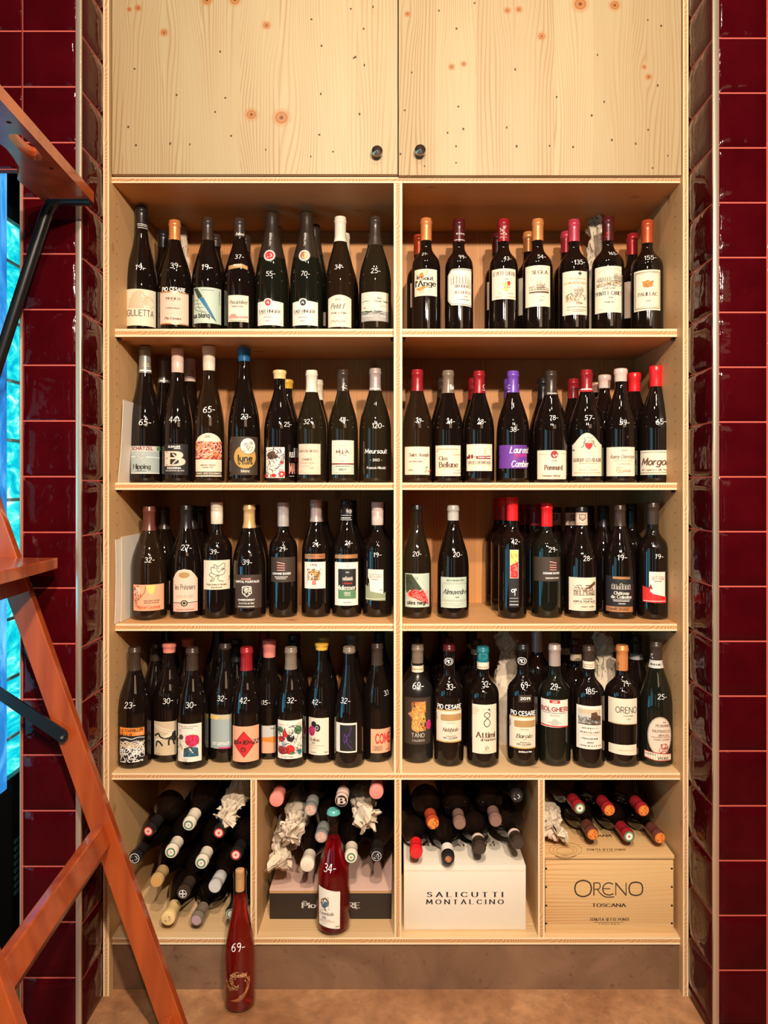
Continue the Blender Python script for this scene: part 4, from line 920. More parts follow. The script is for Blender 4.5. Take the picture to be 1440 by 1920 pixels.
# ================================================================ second shelf, right
bot(B3, 72, 365, 172, 375, 'burg', ('foil', 'crim'), 'dark red capped bottle priced 39 with cream label, left end of second shelf right bay', R4(78, 912, 355, 1183), [
    T('Saint-Joseph', 238, 990, 200, 32, 'n', 's'), ('D', 212, 1025, 150, 4, 'beige'), T('LES PIROUNES', 203, 1056, 134, 12, 'n', 'b'), T('2022', 158, 1138, 46, 12, 'n', 'b'), ('L', [(290, 1115), (325, 1108)], 5, 'k', 1), ('L', [(310, 1112), (300, 1150), (285, 1160)], 5, 'k', 1), T('uli', 330, 1145, 34, 24, 'dred', 'i')], ('39-', 238, 660, 48), glass='brown')
bot(B3, 370, 660, 180, 395, 'burg', ('foil', 'taupe'), 'taupe-capped bottle priced 34 with large black serif lettering on cream label', R4(374, 900, 655, 1196), [
    ('D', 508, 937, 218, 9, 'tan'), ('D', 413, 958, 26, 6, 'n'), ('D', 600, 992, 84, 9, 'tan'), T('Clos', 468, 1025, 84, 38, 'n', 's'), T('Bellane', 520, 1085, 184, 46, 'n', 's'), ('D', 515, 1115, 180, 6, 'tan'), ('D', 605, 1142, 50, 5, 'n'), ('D', 600, 1168, 88, 6, 'n')], ('34-', 537, 668, 50), extra=[T('Bel', 552, 340, 44, 40, 'w', 'b')])
bot(B3, 667, 960, 185, 395, 'burg', ('foil', 'redm'), 'red-capped bottle priced 28 with wine-red stripe across cream label', R4(675, 887, 962, 1147), [
    PLY('maroon', 680, 1004, 936, 1000, 936, 1032, 680, 1032), PLY('cream', 706, 990, 790, 985, 790, 1040, 706, 1040), ('E', 722, 1010, 14, 22, 'maroon'), ('E', 748, 1008, 12, 22, 'maroon'), T('Ten', 770, 1010, 30, 14, 'n', 's'), T('DOMAINE COMBIER', 868, 1016, 130, 10, 'w', 'b'), T('C', 873, 966, 24, 32, 'tan', 'm'), ('L', [(860, 940), (873, 934), (886, 940)], 3, 'tan', 1), T('CROZES HERMITAGE', 815, 1065, 242, 26, 'n', 's'), ('D', 815, 1088, 240, 4, 'beige'), ('D', 705, 1107, 14, 4, 'n')], ('28-', 837, 672, 50), extra=[T('C', 857, 335, 26, 36, 'w', 'm'), ('L', [(838, 368), (874, 370)], 4, 'w')])
bot(B3, 985, 1297, 185, 390, 'burg', ('foil', 'purple'), 'purple-capped bottle priced 38 with purple label and white script', R4(985, 896, 1298, 1122, 'purp'), [
    T('Laurent', 1208, 945, 200, 58, 'w', 'i'), ('D', 1218, 992, 138, 12, 'mag'), ('D', 1218, 1006, 138, 7, 'mag'), ('D', 1168, 1024, 44, 8, 'mag'), T('Combier', 1215, 1078, 190, 58, 'w', 'i'), ('L', [(1005, 990), (1020, 1000), (1016, 1030), (1003, 1035)], 5, 'k', 1)], ('38-', 1154, 746, 50), extra=[T('C', 1105, 335, 26, 36, 'w', 'm'), T('C', 1193, 328, 20, 34, 'w', 'm'), ('L', [(1090, 378), (1120, 378)], 4, 'w')])
bot(B4, 5, 325, 178, 400, 'burg', ('foil', 'dbrown'), 'dark brown capped bottle priced 78 with blackletter label and red seal', R4(20, 914, 328, 1184), [
    ('E', 195, 955, 35, 36, 'dred'), ('X', 172, 932, 218, 978, 7, 6, 'w', 51), ('D', 95, 950, 86, 5, 'tan'), ('D', 280, 947, 72, 5, 'tan'), T('2020', 194, 1012, 50, 13, 'n', 's'), T('Pommard', 190, 1075, 166, 42, 'n', 'x'), T('Domaine Michel', 168, 1152, 160, 14, 'n', 'x'), ('D', 192, 1172, 120, 4, 'n')], ('78-', 188, 612, 48), extra=[T('Domaine', 178, 383, 92, 15, 'w', 'h')])
bot(B4, 335, 655, 168, 370, 'burg', ('foil', 'crim'), 'crimson-capped bottle priced 57 with bell-shaped label bearing a red heart shield', arch(343, 862, 656, 1155, 752, n=14, k=1.6), [
    ('P', [(478, 850), (515, 845), (553, 850), (548, 880), (518, 912), (486, 885)], 'r'), ('X', 470, 790, 565, 850, 16, 5, 'grn', 52), ('L', [(478, 830), (470, 870), (450, 890)], 6, 'k', 1), ('L', [(555, 830), (562, 870), (580, 885)], 6, 'k', 1), ('D', 515, 932, 125, 4, 'tan'), T('2018', 378, 914, 38, 13, 'k', 's'), T('20', 634, 912, 20, 13, 'k', 's'), T('SAVIGNY-LES-BEAUNE', 505, 1005, 288, 32, 'n', 's'), ('D', 512, 1036, 170, 6, 'tan'), ('D', 520, 1070, 50, 3, 'tan'), ('D', 515, 1098, 180, 5, 'cop'), ('D', 508, 1123, 270, 6, 'tan')],
    ('57-', 522, 614, 54), extra=[PLY('w', 436, 340, 554, 340, 554, 350, 436, 350), PLY('r', 436, 352, 554, 352, 554, 368, 436, 368)])
bot(B4, 662, 965, 155, 272, 'burg', ('wax', 'pinkw'), 'pale pink wax capped bottle priced 59 with cream script label', R4(663, 884, 957, 1155), [
    T('2022', 843, 916, 54, 14, 'n', 'i'), T('Auxey-Duresses', 830, 972, 236, 34, 'n', 'i'), ('D', 838, 1012, 175, 6, 'tan'), T('Les Boutonniers', 845, 1040, 120, 16, 'tan', 'i'), ('L', [(820, 1075), (785, 1075), (778, 1105), (800, 1125), (850, 1110)], 5, 'tan', 1), ('X', 780, 1070, 830, 1120, 8, 4, 'cop', 53), T('Lassarge', 858, 1103, 90, 24, 'cop', 'i')], ('59-', 845, 655, 54))
bot(B4, 978, 1305, 130, 318, 'burg', ('wax', 'redw'), 'bright red wax capped bottle priced 65 with flowing script label, right end of second shelf', R4(975, 914, 1300, 1142), [
    ('L', [(978, 934), (1298, 930)], 4, 'k'), ('L', [(978, 1126), (1298, 1120)], 5, 'k'), T('2022', 1262, 951, 54, 20, 'n', 'I'), T('Morgon', 1135, 1020, 262, 62, 'n', 'I'), T('M.J. Lapierre a Villie Morgon', 1140, 1096, 270, 18, 'n', 'i')], ('65-', 1185, 648, 56))
back(B3, 172, 255, 245, 440, 'burg', ('foil', 'dbrown'), 'dark bottle behind the cream label bottle priced 39, second shelf right bay', .285)
back(B3, 462, 255, 248, 440, 'burg', ('foil', 'dbrown'), 'dark-capped bottle behind the large serif label bottle, second shelf', .285)
back(B3, 762, 255, 252, 460, 'burg', ('foil', 'crim'), 'dark red capped bottle behind the wine-red stripe label, second shelf', .28, extra=[T('C', 770, 350, 20, 34, 'w', 'm')], paper=R4(655, 1090, 800, 1200, 'pinkc'))
back(B3, 1105, 255, 262, 440, 'burg', ('foil', 'purple'), 'purple-capped bottle behind the purple label bottle, second shelf', .28)
back(B4, 90, 265, 248, 440, 'burg', ('foil', 'blk'), 'black-capped bottle behind the blackletter label bottle, second shelf', .28)
back(B4, 372, 265, 250, 430, 'burg', ('foil', 'crim'), 'maroon-capped bottle between the blackletter and heart shield bottles, second shelf', .28)
back(B4, 588, 262, 282, 375, 'burg', ('wax', 'peachw'), 'peach wax capped bottle at the back behind the heart shield bottle', .318)
back(B4, 692, 275, 213, 335, 'burg', ('wax', 'pinkw'), 'pink wax capped bottle in middle rank behind the cream script label', .235)
back(B4, 912, 265, 245, 405, 'burg', ('wax', 'crim'), 'dark red wax capped bottle at the back near right end of second shelf', .318)
back(B4, 1018, 275, 192, 365, 'burg', ('wax', 'redw'), 'red wax capped bottle in middle rank behind the flowing script label', .232)
# ================================================================ third shelf, left
bot(C1, 240, 580, 150, 385, 'burg', ('foil', 'brmar'), 'brown-maroon capped bottle priced 32 with peach label, far left of third shelf', R4(240, 908, 568, 1160, 'peach'), [
    PLY('yel', 380, 915, 470, 912, 455, 980, 430, 1005, 395, 975), ('E', 300, 960, 40, 36, 'pinkc'), ('X', 245, 915, 345, 1130, 30, 6, 'dred', 61), ('L', [(380, 920), (370, 980), (300, 1060), (285, 1040)], 5, 'n', 1), T('MACON-LOCHE', 435, 1064, 144, 13, 'n', 'b'), ('D', 432, 1084, 144, 8, 'n'), T('Marcel Couturier', 405, 1124, 224, 30, 'r', 'i'), ('D', 420, 1148, 200, 4, 'tan')], ('32-', 412, 668, 54), glass='brown', base=1255)
bot(C1, 617, 912, 138, 365, 'burg', ('foil', 'blk'), 'black-capped bottle priced 27 with arched pale pink label and brown oval', ('poly', 'pinkc', [(632, 1168), (632, 850), (660, 800), (690, 770), (748, 757), (810, 770), (850, 810), (886, 855), (886, 1168)]), [
    PLY('pink2', 632, 1090, 886, 1088, 886, 1168, 632, 1168), ('L', [(632, 1082), (886, 1080)], 6, 'k'), ('E', 748, 815, 52, 29, 'tan'), ('E', 748, 1086, 33, 30, 'k'), ('E', 748, 1086, 22, 20, 'pinkc', 7), T('les Présniers', 755, 930, 196, 46, 'k', 'h'), T('COTES DU JURA', 752, 1015, 158, 14, 'gry', 's'), ('D', 752, 1032, 155, 4, 'tan'), ('D', 758, 1148, 170, 7, 'maroon')], ('27-', 768, 550, 58), base=1240)
bot(C1, 918, 1208, 112, 322, 'bord', ('screw', 'creamc'), 'cream-capped bordeaux bottle priced 39 with line-drawn cat face label', R4(918, 672, 1206, 955), [
    ('L', [(1040, 750), (1035, 710), (1075, 730), (1130, 700), (1140, 740), (1110, 770)], 5, 'k', 1), ('L', [(1040, 745), (1010, 740), (1015, 790), (1060, 815), (1120, 810), (1145, 770), (1115, 745)], 5, 'k', 1), ('E', 1065, 748, 15, 10, 'k', 4), ('E', 1110, 760, 14, 9, 'k', 4), ('L', [(1060, 770), (1080, 785), (1095, 775)], 5, 'k', 1), ('L', [(1010, 790), (990, 815), (1030, 840), (1000, 870), (1030, 870), (1045, 840)], 5, 'k', 1), ('L', [(1045, 830), (1080, 820), (1070, 850), (1090, 870), (1125, 875)], 5, 'k', 1), ('L', [(1165, 835), (1185, 822), (1180, 850), (1162, 860)], 5, 'k', 1), ('D', 925, 740, 7, 60, 'n'),
    T('Petite Arvine la Marques', 1060, 905, 200, 16, 'n', 's'), T('Berthoud', 1060, 932, 98, 14, 'n', 's')], ('39-', 1040, 590, 50), base=1238)
bot(C1, 1215, 1535, 132, 360, 'burg', ('foil', 'goldc'), 'gold-capped bottle priced 39 with dark brown label and white crest', R4(1220, 812, 1505, 1136, 'dbr'), [
    T('DOMAINE', 1345, 851, 92, 14, 'pk', 'b'), T('HOPITAL POURTALES', 1352, 878, 240, 18, 'w', 'b'), ('P', [(1305, 925), (1350, 918), (1395, 925), (1400, 990), (1352, 1028), (1305, 990)], 'white'), ('P', [(1313, 932), (1350, 926), (1388, 932), (1392, 985), (1352, 1018), (1312, 985)], 'dbr'), ('X', 1320, 935, 1385, 1005, 22, 6, 'white', 62), T('CHARDONNAY', 1345, 1053, 165, 16, 'w', 'b'), T('Sur la Cote de Vaux', 1345, 1085, 150, 16, 'w', 'i'), ('D', 1345, 1118, 165, 8, 'w')], ('39-', 1355, 690, 54), base=1238)
bot(C2, 215, 468, 105, 322, 'bord', ('foil', 'silver'), 'silver-capped bordeaux bottle priced 29 with dark brown label and red bars, left bay', R4(215, 600, 466, 824, 'dbr'), [
    ('L', [(288, 645), (354, 658)], 8, 'pk'), ('L', [(288, 671), (354, 676)], 7, 'pk'), ('L', [(288, 693), (354, 696)], 7, 'pk'), ('L', [(288, 716), (354, 716)], 7, 'pk'), T('DOMAINE BUSSER', 325, 747, 168, 16, 'w', 'b'), ('D', 322, 777, 120, 8, 'w'), ('D', 320, 793, 92, 6, 'w')], ('29-', 342, 525, 42), base=1145)
bot(C2, 508, 765, 80, 280, 'rhone', ('foil', 'mauve'), 'mauve-capped bottle priced 24 with copper collar and gold crest label', R4(520, 642, 728, 882, 'white'), [
    PLY('cop', 524, 572, 722, 568, 722, 614, 524, 614), T('LA GRANDE CHARTE', 625, 590, 180, 12, 'maroon', 's'), T('Féchy', 616, 666, 58, 18, 'n', 's'), ('P', [(555, 735), (590, 725), (615, 700), (640, 725), (678, 735), (672, 800), (615, 812), (560, 800)], 'g'), ('X', 555, 705, 678, 808, 40, 5, 'n', 63), ('X', 560, 710, 670, 800, 14, 5, 'w', 64), PLY('r', 603, 815, 636, 815, 636, 845, 603, 845), ('D', 620, 830, 20, 8, 'w'), T('ROUGE', 620, 862, 52, 9, 'gry', 's')], ('24-', 640, 484, 42), base=1143)
bot(C2, 782, 1045, 82, 265, 'rhone', ('screw', 'blk'), 'black-capped bottle priced 24 with copper collar and green-black framed label', R4(790, 645, 1028, 1035, 'white'), [
    PLY('cop', 792, 577, 1020, 573, 1020, 610, 792, 612), ('D', 905, 594, 110, 6, 'tan'), PLY('k', 832, 705, 1000, 705, 1000, 900, 832, 880), PLY('grn', 832, 880, 1000, 900, 1000, 974, 832, 974), ('E', 920, 675, 12, 12, 'tan', 3), ('H', 876, 775, 965, 806, 'white', 8), T('2023', 918, 735, 28, 10, 'w', 's'), T('Château de', 920, 833, 84, 14, 'r', 's'), T('Malessert', 915, 872, 196, 38, 'white', 's'), T('FÉCHY', 918, 922, 50, 12, 'w', 'b'), ('D', 920, 940, 56, 6, 'w'), T('ROUGE', 918, 1006, 66, 10, 'n', 's')], ('24-', 930, 470, 42), base=1143,
    extra=[('E', 862, 187, 17, 19, 'w', 4), ('L', [(862, 175), (862, 200)], 4, 'w'), ('L', [(850, 187), (874, 187)], 4, 'w'), ('E', 940, 187, 17, 19, 'w', 4), ('L', [(940, 175), (940, 200)], 4, 'w'), ('L', [(928, 187), (952, 187)], 4, 'w'), ('L', [(852, 222), (956, 222)], 4, 'w'), ('D', 900, 245, 90, 9, 'w'), ('L', [(852, 262), (956, 262)], 4, 'w')])
bot(C2, 1058, 1320, 102, 310, 'bord', ('screw', 'pinkw'), 'white-capped bordeaux bottle priced 19 with white and sage green label', ('poly', 'white', [(1098, 708), (1244, 712), (1244, 930), (1120, 905), (1110, 800), (1098, 780)]), [
    PLY('sage', 1068, 850, 1120, 872, 1120, 905, 1240, 930, 1266, 912, 1266, 992, 1068, 985), PLY('sage', 1104, 880, 1112, 820, 1122, 882), T('CHÂTEAU', 1168, 755, 108, 16, 'n', 'm'), T('DES DONS', 1168, 777, 108, 16, 'n', 'm'), ('D', 1166, 800, 60, 7, 'n'), ('D', 1168, 729, 72, 4, 'tan'), ('L', [(1210, 900), (1222, 890), (1228, 905)], 4, 'n', 1), ('D', 1165, 975, 190, 5, 'w')], ('19-', 1187, 577, 44), base=1143)
back(C1, 540, 320, 155, 370, 'burg', ('foil', 'dbrown'), 'dark brown capped bottle behind the peach label bottle, third shelf', .27, paper=R4(580, 870, 640, 1100, 'pinkc'))
back(C1, 838, 290, 142, 365, 'burg', ('foil', 'blk'), 'black-capped bottle in middle rank behind the arched pink label, third shelf', .252)
back(C1, 910, 275, 148, 365, 'burg', ('foil', 'blk'), 'black-capped bottle at the back wall behind the arched pink label, third shelf', .320)
back(C2, 80, 290, 125, 330, 'burg', ('foil', 'dbrown'), 'brown-capped bottle behind the gold-capped one, third shelf', .27)
back(C2, 700, 255, 92, 280, 'rhone', ('foil', 'brmar'), 'brown-capped bottle behind the gold crest bottle, third shelf', .27)
back(C2, 955, 260, 88, 265, 'rhone', ('screw', 'blk'), 'black-capped bottle behind the green-black framed label, third shelf', .27)
back(C2, 1195, 250, 108, 300, 'bord', ('screw', 'blk'), 'dark bottle hidden behind the sage green label, third shelf', .275, paper=R4(1075, 560, 1120, 1000, 'beige'))
# ================================================================ third shelf, right
bot(C3, 72, 355, 135, 150, 'burg', ('foil', 'blk'), 'uncapped-looking dark bottle priced 20 with pale green and red painted label', R4(86, 800, 356, 1126, 'paleg'), [
    PLY('dg', 95, 808, 165, 808, 265, 950, 240, 965, 150, 960, 105, 990, 95, 900), ('X', 95, 820, 220, 980, 24, 4, 'k', 71), PLY('r', 115, 990, 165, 960, 205, 948, 245, 975, 270, 950, 335, 1060, 340, 1105, 280, 1080, 200, 1040, 150, 1030), ('X', 120, 960, 330, 1090, 40, 4, 'pk', 72), T('oles negr', 215, 1080, 195, 34, 'k', 'b')], ('20-', 215, 610, 50), base=1238, glass='olive')
bot(C3, 412, 715, 138, 288, 'burg', ('foil', 'ltgry'), 'silver-beige capped bottle priced 20 with pale grey ornate framed label', R4(430, 836, 714, 1132, 'paleg'), [
    T('TINTO MONASTRELL', 592, 866, 194, 17, 'dg', 's'), ('F', 448, 890, 712, 1068, 5, 'gry'), ('F', 458, 900, 702, 1058, 3, 'gry'), T('Almuvedre', 582, 975, 240, 46, 'k', 'i'), T('2022', 603, 1028, 36, 11, 'k', 's'), ('D', 590, 1092, 210, 4, 'gry'), ('D', 595, 1110, 106, 5, 'gry')], ('20-', 605, 615, 52), base=1240)
bot(C3, 1000, 1270, 60, 290, 'bord', ('foil', 'redw'), 'tall bright red capped bottle priced 42 with slim black label and red-yellow picture', R4(1103, 565, 1200, 1125, 'k'), [
    PLY('yel', 1115, 574, 1190, 574, 1190, 685, 1115, 720), PLY('r', 1115, 720, 1190, 685, 1190, 842, 1115, 842), ('X', 1118, 600, 1186, 690, 12, 5, 'or', 73), ('X', 1118, 700, 1186, 838, 20, 4, 'pk', 74), ('F', 1112, 571, 1193, 845, 3, 'w'), ('E', 1140, 965, 18, 18, 'w', 9), ('E', 1163, 955, 12, 12, 'w', 6), ('L', [(1158, 970), (1158, 1010)], 6, 'w'), ('D', 1152, 1038, 84, 4, 'w'), ('D', 1152, 1068, 84, 5, 'w'), ('D', 1152, 1100, 84, 9, 'w')], ('42-', 1165, 492, 50), base=1240)
bot(C4, -18, 268, 115, 335, 'bord', ('foil', 'redw'), 'red-capped bordeaux bottle priced 29 with dark brown label and red bars, right bay', R4(-10, 618, 266, 845, 'dbr'), [
    ('L', [(152, 660), (215, 674)], 8, 'pk'), ('L', [(152, 690), (215, 694)], 7, 'pk'), ('L', [(152, 712), (215, 716)], 7, 'pk'), ('L', [(152, 735), (215, 738)], 7, 'pk'), T('DOMAINE BUSSER', 172, 768, 160, 16, 'w', 'b'), T('HUMAGNE ROUGE', 178, 813, 130, 11, 'w', 'b')], ('29-', 182, 548, 50), base=1190, glass='green')
bot(C4, 292, 605, 148, 190, 'burg', ('foil', 'blk'), 'bottle with cream crested collar priced 28 and cream country house label', R4(320, 810, 598, 1120), [
    ('H', 378, 890, 585, 975, 'n', 9), PLY('n', 470, 920, 575, 840, 585, 870, 520, 910), ('X', 380, 880, 585, 975, 40, 4, 'n', 75), T('DOMAINE', 505, 1007, 92, 12, 'n', 'b'), T('HOPITAL POURTALES', 478, 1033, 206, 18, 'k', 'b'), ('L', [(376, 1056), (594, 1052)], 3, 'tan'), T('PINOT NOIR', 506, 1080, 122, 13, 'n', 'b'), ('D', 500, 1102, 160, 4, 'tan')], ('28-', 503, 630, 50), base=1192,
    band=(190, 322, 'pinkc', [('P', [(430, 222), (455, 217), (482, 222), (484, 260), (456, 284), (430, 260)], 'n'), ('P', [(437, 228), (456, 223), (475, 228), (477, 256), (456, 274), (437, 256)], 'pinkc'), ('X', 440, 230, 472, 265, 8, 5, 'n', 3), ('D', 436, 304, 92, 7, 'tan')]))
bot(C4, 655, 955, 132, 330, 'burg', ('foil', 'dbrown'), 'dark brown capped bottle priced 19 with black label and copper bands', R4(662, 798, 938, 1134, 'k'), [
    PLY('cop', 740, 801, 902, 804, 902, 826, 740, 824), PLY('cop', 662, 1082, 935, 1082, 935, 1132, 662, 1132), ('H', 730, 862, 908, 918, 'white', 10), T('Château', 820, 955, 135, 28, 'white', 's'), T('de Coinsins', 820, 990, 190, 28, 'white', 's'), ('L', [(742, 1016), (905, 1016)], 3, 'w'), ('D', 822, 1029, 150, 8, 'w'), ('D', 826, 1053, 64, 8, 'w'), T('Famille Walter', 790, 1103, 190, 24, 'n', 'i')], ('19-', 825, 622, 52), base=1200)
bot(C4, 975, 1252, 108, 315, 'bord', ('foil', 'dbrown'), 'dark-capped bordeaux bottle priced 19 with white and bright red label', ('poly', 'white', [(1078, 755), (1233, 757), (1233, 990), (1100, 960), (1078, 900)]), [
    PLY('r', 1015, 892, 1078, 910, 1110, 960, 1246, 992, 1246, 1048, 1015, 1040), PLY('dred', 1075, 918, 1094, 868, 1114, 918), T('CHÂTEAU', 1160, 803, 116, 17, 'n', 'm'), T('DES DONS', 1162, 824, 116, 17, 'n', 'm'), ('D', 1160, 845, 70, 7, 'n'), ('D', 1158, 778, 70, 4, 'tan'), ('D', 1132, 1030, 210, 6, 'w'), ('E', 1097, 938, 8, 8, 'w')], ('19-', 1168, 612, 48), base=1205)
back(C3, 1062, 265, 66, 285, 'bord', ('foil', 'redw'), 'tall red-capped bottle in middle rank behind the slim black label bottle', .24)
back(C3, 1010, 260, 72, 280, 'bord', ('foil', 'redm'), 'tall red-capped bottle at the back wall behind the slim black label bottle', .318)
back(C3, 1345, 262, 125, 335, 'bord', ('foil', 'crim'), 'dark red capped bottle in middle rank left of the red bars bottle, third shelf', .262)
back(C3, 1252, 250, 130, 330, 'bord', ('foil', 'crim'), 'dark red capped bottle at the back left of the red bars bottle, third shelf', .325)
bnd = lambda c: (192, 318, 'pinkc', [('P', [(c-28, 222), (c, 217), (c+26, 222), (c+26, 258), (c, 282), (c-28, 258)], 'n'), ('P', [(c-20, 228), (c, 223), (c+20, 228), (c+20, 256), (c, 272), (c-20, 256)], 'pinkc'), ('D', c, 302, 90, 6, 'tan')])
back(C4, 318, 285, 150, 190, 'burg', ('foil', 'blk'), 'bottle with crested collar in middle rank behind the country house label', .262, band=bnd(345))
back(C4, 222, 265, 152, 192, 'burg', ('foil', 'blk'), 'bottle with crested collar at the back behind the red bars bottle', .325, band=bnd(215))
back(C4, 520, 285, 138, 320, 'burg', ('foil', 'blk'), 'black-capped bottle behind the country house label bottle, third shelf', .318)
back(C4, 636, 280, 135, 330, 'burg', ('foil', 'blk'), 'black-capped bottle between the country house and copper band labels', .245)
back(C4, 968, 262, 118, 315, 'bord', ('foil', 'blk'), 'black-capped bordeaux bottle between copper band and bright red labels', .262)
# ================================================================ fourth shelf, left
bot(D1, 108, 430, 170, 400, 'burg', ('foil', 'dbrown'), 'dark-capped bottle priced 23 with orange and black festival label, far left of fourth shelf', R4(115, 945, 366, 1285, 'k'), [
    PLY('or', 118, 945, 364, 960, 364, 1036, 118, 1020), T('LE TOURBILLON', 240, 977, 212, 24, 'k', 'b'), T('DE LA VIE', 195, 1012, 116, 22, 'k', 'b'), ('D', 312, 1012, 60, 18, 'peach'), ('L', [(120, 1055), (180, 1045), (240, 1060), (300, 1048), (364, 1058)], 6, 'w', 1), ('X', 122, 1080, 362, 1280, 90, 6, 'w', 81), ('X', 122, 1090, 362, 1140, 30, 7, 'beige', 82)], ('23-', 225, 730, 62), base=1352)
bot(D1, 442, 765, 130, 230, 'burg', ('wax', 'pinkwax'), 'pink wax capped bottle priced 30 with beige label of black animal paws', R4(440, 890, 700, 1215, 'beige'), [
    ('L', [(455, 930), (530, 960), (640, 990)], 30, 'cream'), ('L', [(455, 930), (530, 960), (640, 990)], 3, 'k'), ('L', [(470, 1070), (560, 1040), (640, 1000)], 26, 'cream'), ('L', [(455, 1030), (500, 1005), (525, 1040), (600, 1050), (660, 1010)], 16, 'k', 1), ('L', [(480, 1120), (490, 1075), (520, 1080), (545, 1110)], 16, 'k', 1), ('L', [(600, 1115), (600, 1070), (630, 1060), (650, 1110)], 16, 'k', 1), ('E', 655, 1030, 32, 50, 'k'), ('D', 500, 1190, 60, 4, 'k')], ('30-', 590, 690, 56), base=1292)
bot(D1, 672, 980, 175, 400, 'burg', ('foil', 'dbrown'), 'brown-capped bottle priced 30 with red peony painting on white label', R4(670, 912, 918, 1278, 'white'), [
    T('Drink Amor le Kahmou', 785, 935, 190, 13, 'n', 'h'), ('D', 775, 952, 120, 6, 'n'), ('E', 825, 1075, 68, 58, 'r'), ('E', 790, 1050, 30, 30, 'mag'), ('E', 862, 1060, 26, 34, 'mag'), ('E', 828, 1110, 40, 26, 'mag'), ('X', 760, 1020, 885, 1130, 30, 4, 'dred', 83), ('E', 725, 1030, 24, 26, 'n'), ('L', [(685, 1030), (720, 1080), (740, 1140)], 16, 'beige', 1), ('P', [(740, 1230), (745, 1150), (800, 1130), (880, 1150), (885, 1230)], 'dg'), ('X', 745, 1140, 880, 1228, 30, 5, 'blue', 84), ('L', [(800, 1150), (830, 1190)], 12, 'white'), ('X', 690, 960, 760, 1180, 16, 4, 'k', 85), ('D', 762, 1265, 38, 8, 'k'), ('D', 760, 1245, 60, 4, 'n')], ('30-', 812, 730, 60), base=1358)
bot(D1, 985, 1300, 130, 150, 'burg', ('foil', 'dbrown'), 'bottle priced 32 with blue-grey gradient label and magenta base line', R4(985, 822, 1215, 1150, 'bg'), [
    PLY('beige', 985, 822, 1215, 828, 1215, 870, 985, 862), PLY('yel', 990, 824, 1100, 828, 1080, 862, 990, 858), T('aramot', 1100, 1095, 175, 40, 'w', 'm'), PLY('mag', 1080, 1138, 1215, 1138, 1215, 1152, 1080, 1150)], ('32-', 1112, 665, 54), base=1294)
bot(D1, 1197, 1500, 170, 400, 'burg', ('foil', 'redm'), 'red-capped bottle priced 42 with peach label, red diamond and sum lettering', R4(1195, 938, 1482, 1280, 'peach'), [
    ('P', [(1322, 980), (1432, 1110), (1325, 1240), (1218, 1110)], 'r'), ('L', [(1322, 992), (1422, 1110), (1325, 1228), (1228, 1110), (1322, 992)], 4, 'maroon'), T('10+10=22', 1340, 1092, 262, 38, 'k', 'I'), ('E', 1318, 1160, 26, 26, 'maroon'), ('E', 1318, 1165, 10, 12, 'r')], ('42-', 1330, 685, 58), base=1358)
bot(D2, 40, 320, 100, 275, 'burg', ('wax', 'pinkwax'), 'pink wax capped bottle priced 15 with orange and white striped label', R4(113, 930, 250, 1195, 'peach'), [
    PLY('lg', 113, 930, 250, 930, 250, 1040, 113, 1040), PLY('or', 113, 1045, 250, 1035, 250, 1100, 113, 1080), T('Sunt', 215, 955, 50, 14, 'k', 's')], ('15-', 150, 705, 46), base=1262)
bot(D2, 235, 540, 170, 390, 'burg', ('foil', 'taupe'), 'taupe-capped bottle priced 32 with colourful painted figures on white label', R4(245, 880, 506, 1250, 'white'), [
    T('Vignes & Fa'.replace('&', '+'), 315, 915, 110, 16, 'tan', 'h'), T('2022', 465, 910, 46, 16, 'tan', 'h'), ('E', 290, 960, 34, 30, 'grn'), ('P', [(305, 1010), (330, 940), (350, 1000), (375, 1020), (340, 1045), (310, 1030)], 'r'), ('E', 455, 970, 42, 42, 'grn'), ('E', 385, 1050, 38, 34, 'k'), ('E', 395, 1030, 14, 14, 'w'), ('E', 300, 1050, 36, 26, 'r'), ('E', 325, 1105, 26, 30, 'bg'), ('E', 310, 1160, 50, 40, 'dred'), ('E', 380, 1160, 46, 46, 'r'), ('E', 445, 1090, 36, 50, 'white'), ('E', 470, 1180, 24, 28, 'teal'), ('E', 400, 1195, 20, 12, 'grn'), ('X', 258, 930, 495, 1200, 60, 4, 'k', 86), T('Vin de France', 350, 1226, 120, 13, 'n', 'h'), ('D', 470, 1215, 36, 5, 'pk')], ('32-', 395, 685, 54), base=1342)
bot(D2, 540, 830, 128, 205, 'burg', ('wax', 'yel2'), 'yellow wax capped bottle priced 42 with black and purple berries on cream label', R4(540, 855, 756, 1212), [
    ('E', 610, 915, 28, 32, 'k'), ('E', 645, 950, 28, 36, 'k'), ('E', 592, 975, 38, 48, 'mag'), ('E', 592, 975, 30, 38, 'k', 6), ('E', 640, 950, 14, 20, 'w', 4), ('E', 592, 985, 14, 20, 'k', 4), T('Grolleau', 612, 1060, 104, 28, 'n', 'i'), T('2022', 608, 1093, 38, 14, 'n', 's'), ('D', 640, 1120, 150, 5, 'tan'), ('D', 610, 1138, 60, 4, 'tan'), ('D', 608, 1182, 56, 5, 'n'), ('D', 725, 1185, 34, 9, 'n')], ('42-', 632, 700, 54), base=1298)
bot(D2, 800, 1098, 165, 185, 'als', ('foil', 'taupe'), 'bottle priced 32 with white-framed black label and faint violet petals', R4(805, 905, 1028, 1190, 'white'), [
    PLY('k', 856, 925, 1016, 925, 1016, 1176, 856, 1176), ('L', [(970, 940), (955, 1000), (920, 1050), (940, 1110), (980, 1155)], 5, 'purp', 1), ('L', [(900, 1000), (930, 1060), (900, 1100)], 5, 'purp', 1), ('X', 890, 1010, 960, 1100, 12, 4, 'purp', 87), T('inki', 822, 1152, 26, 12, 'k', 'h')], ('32-', 912, 688, 56), base=1346)
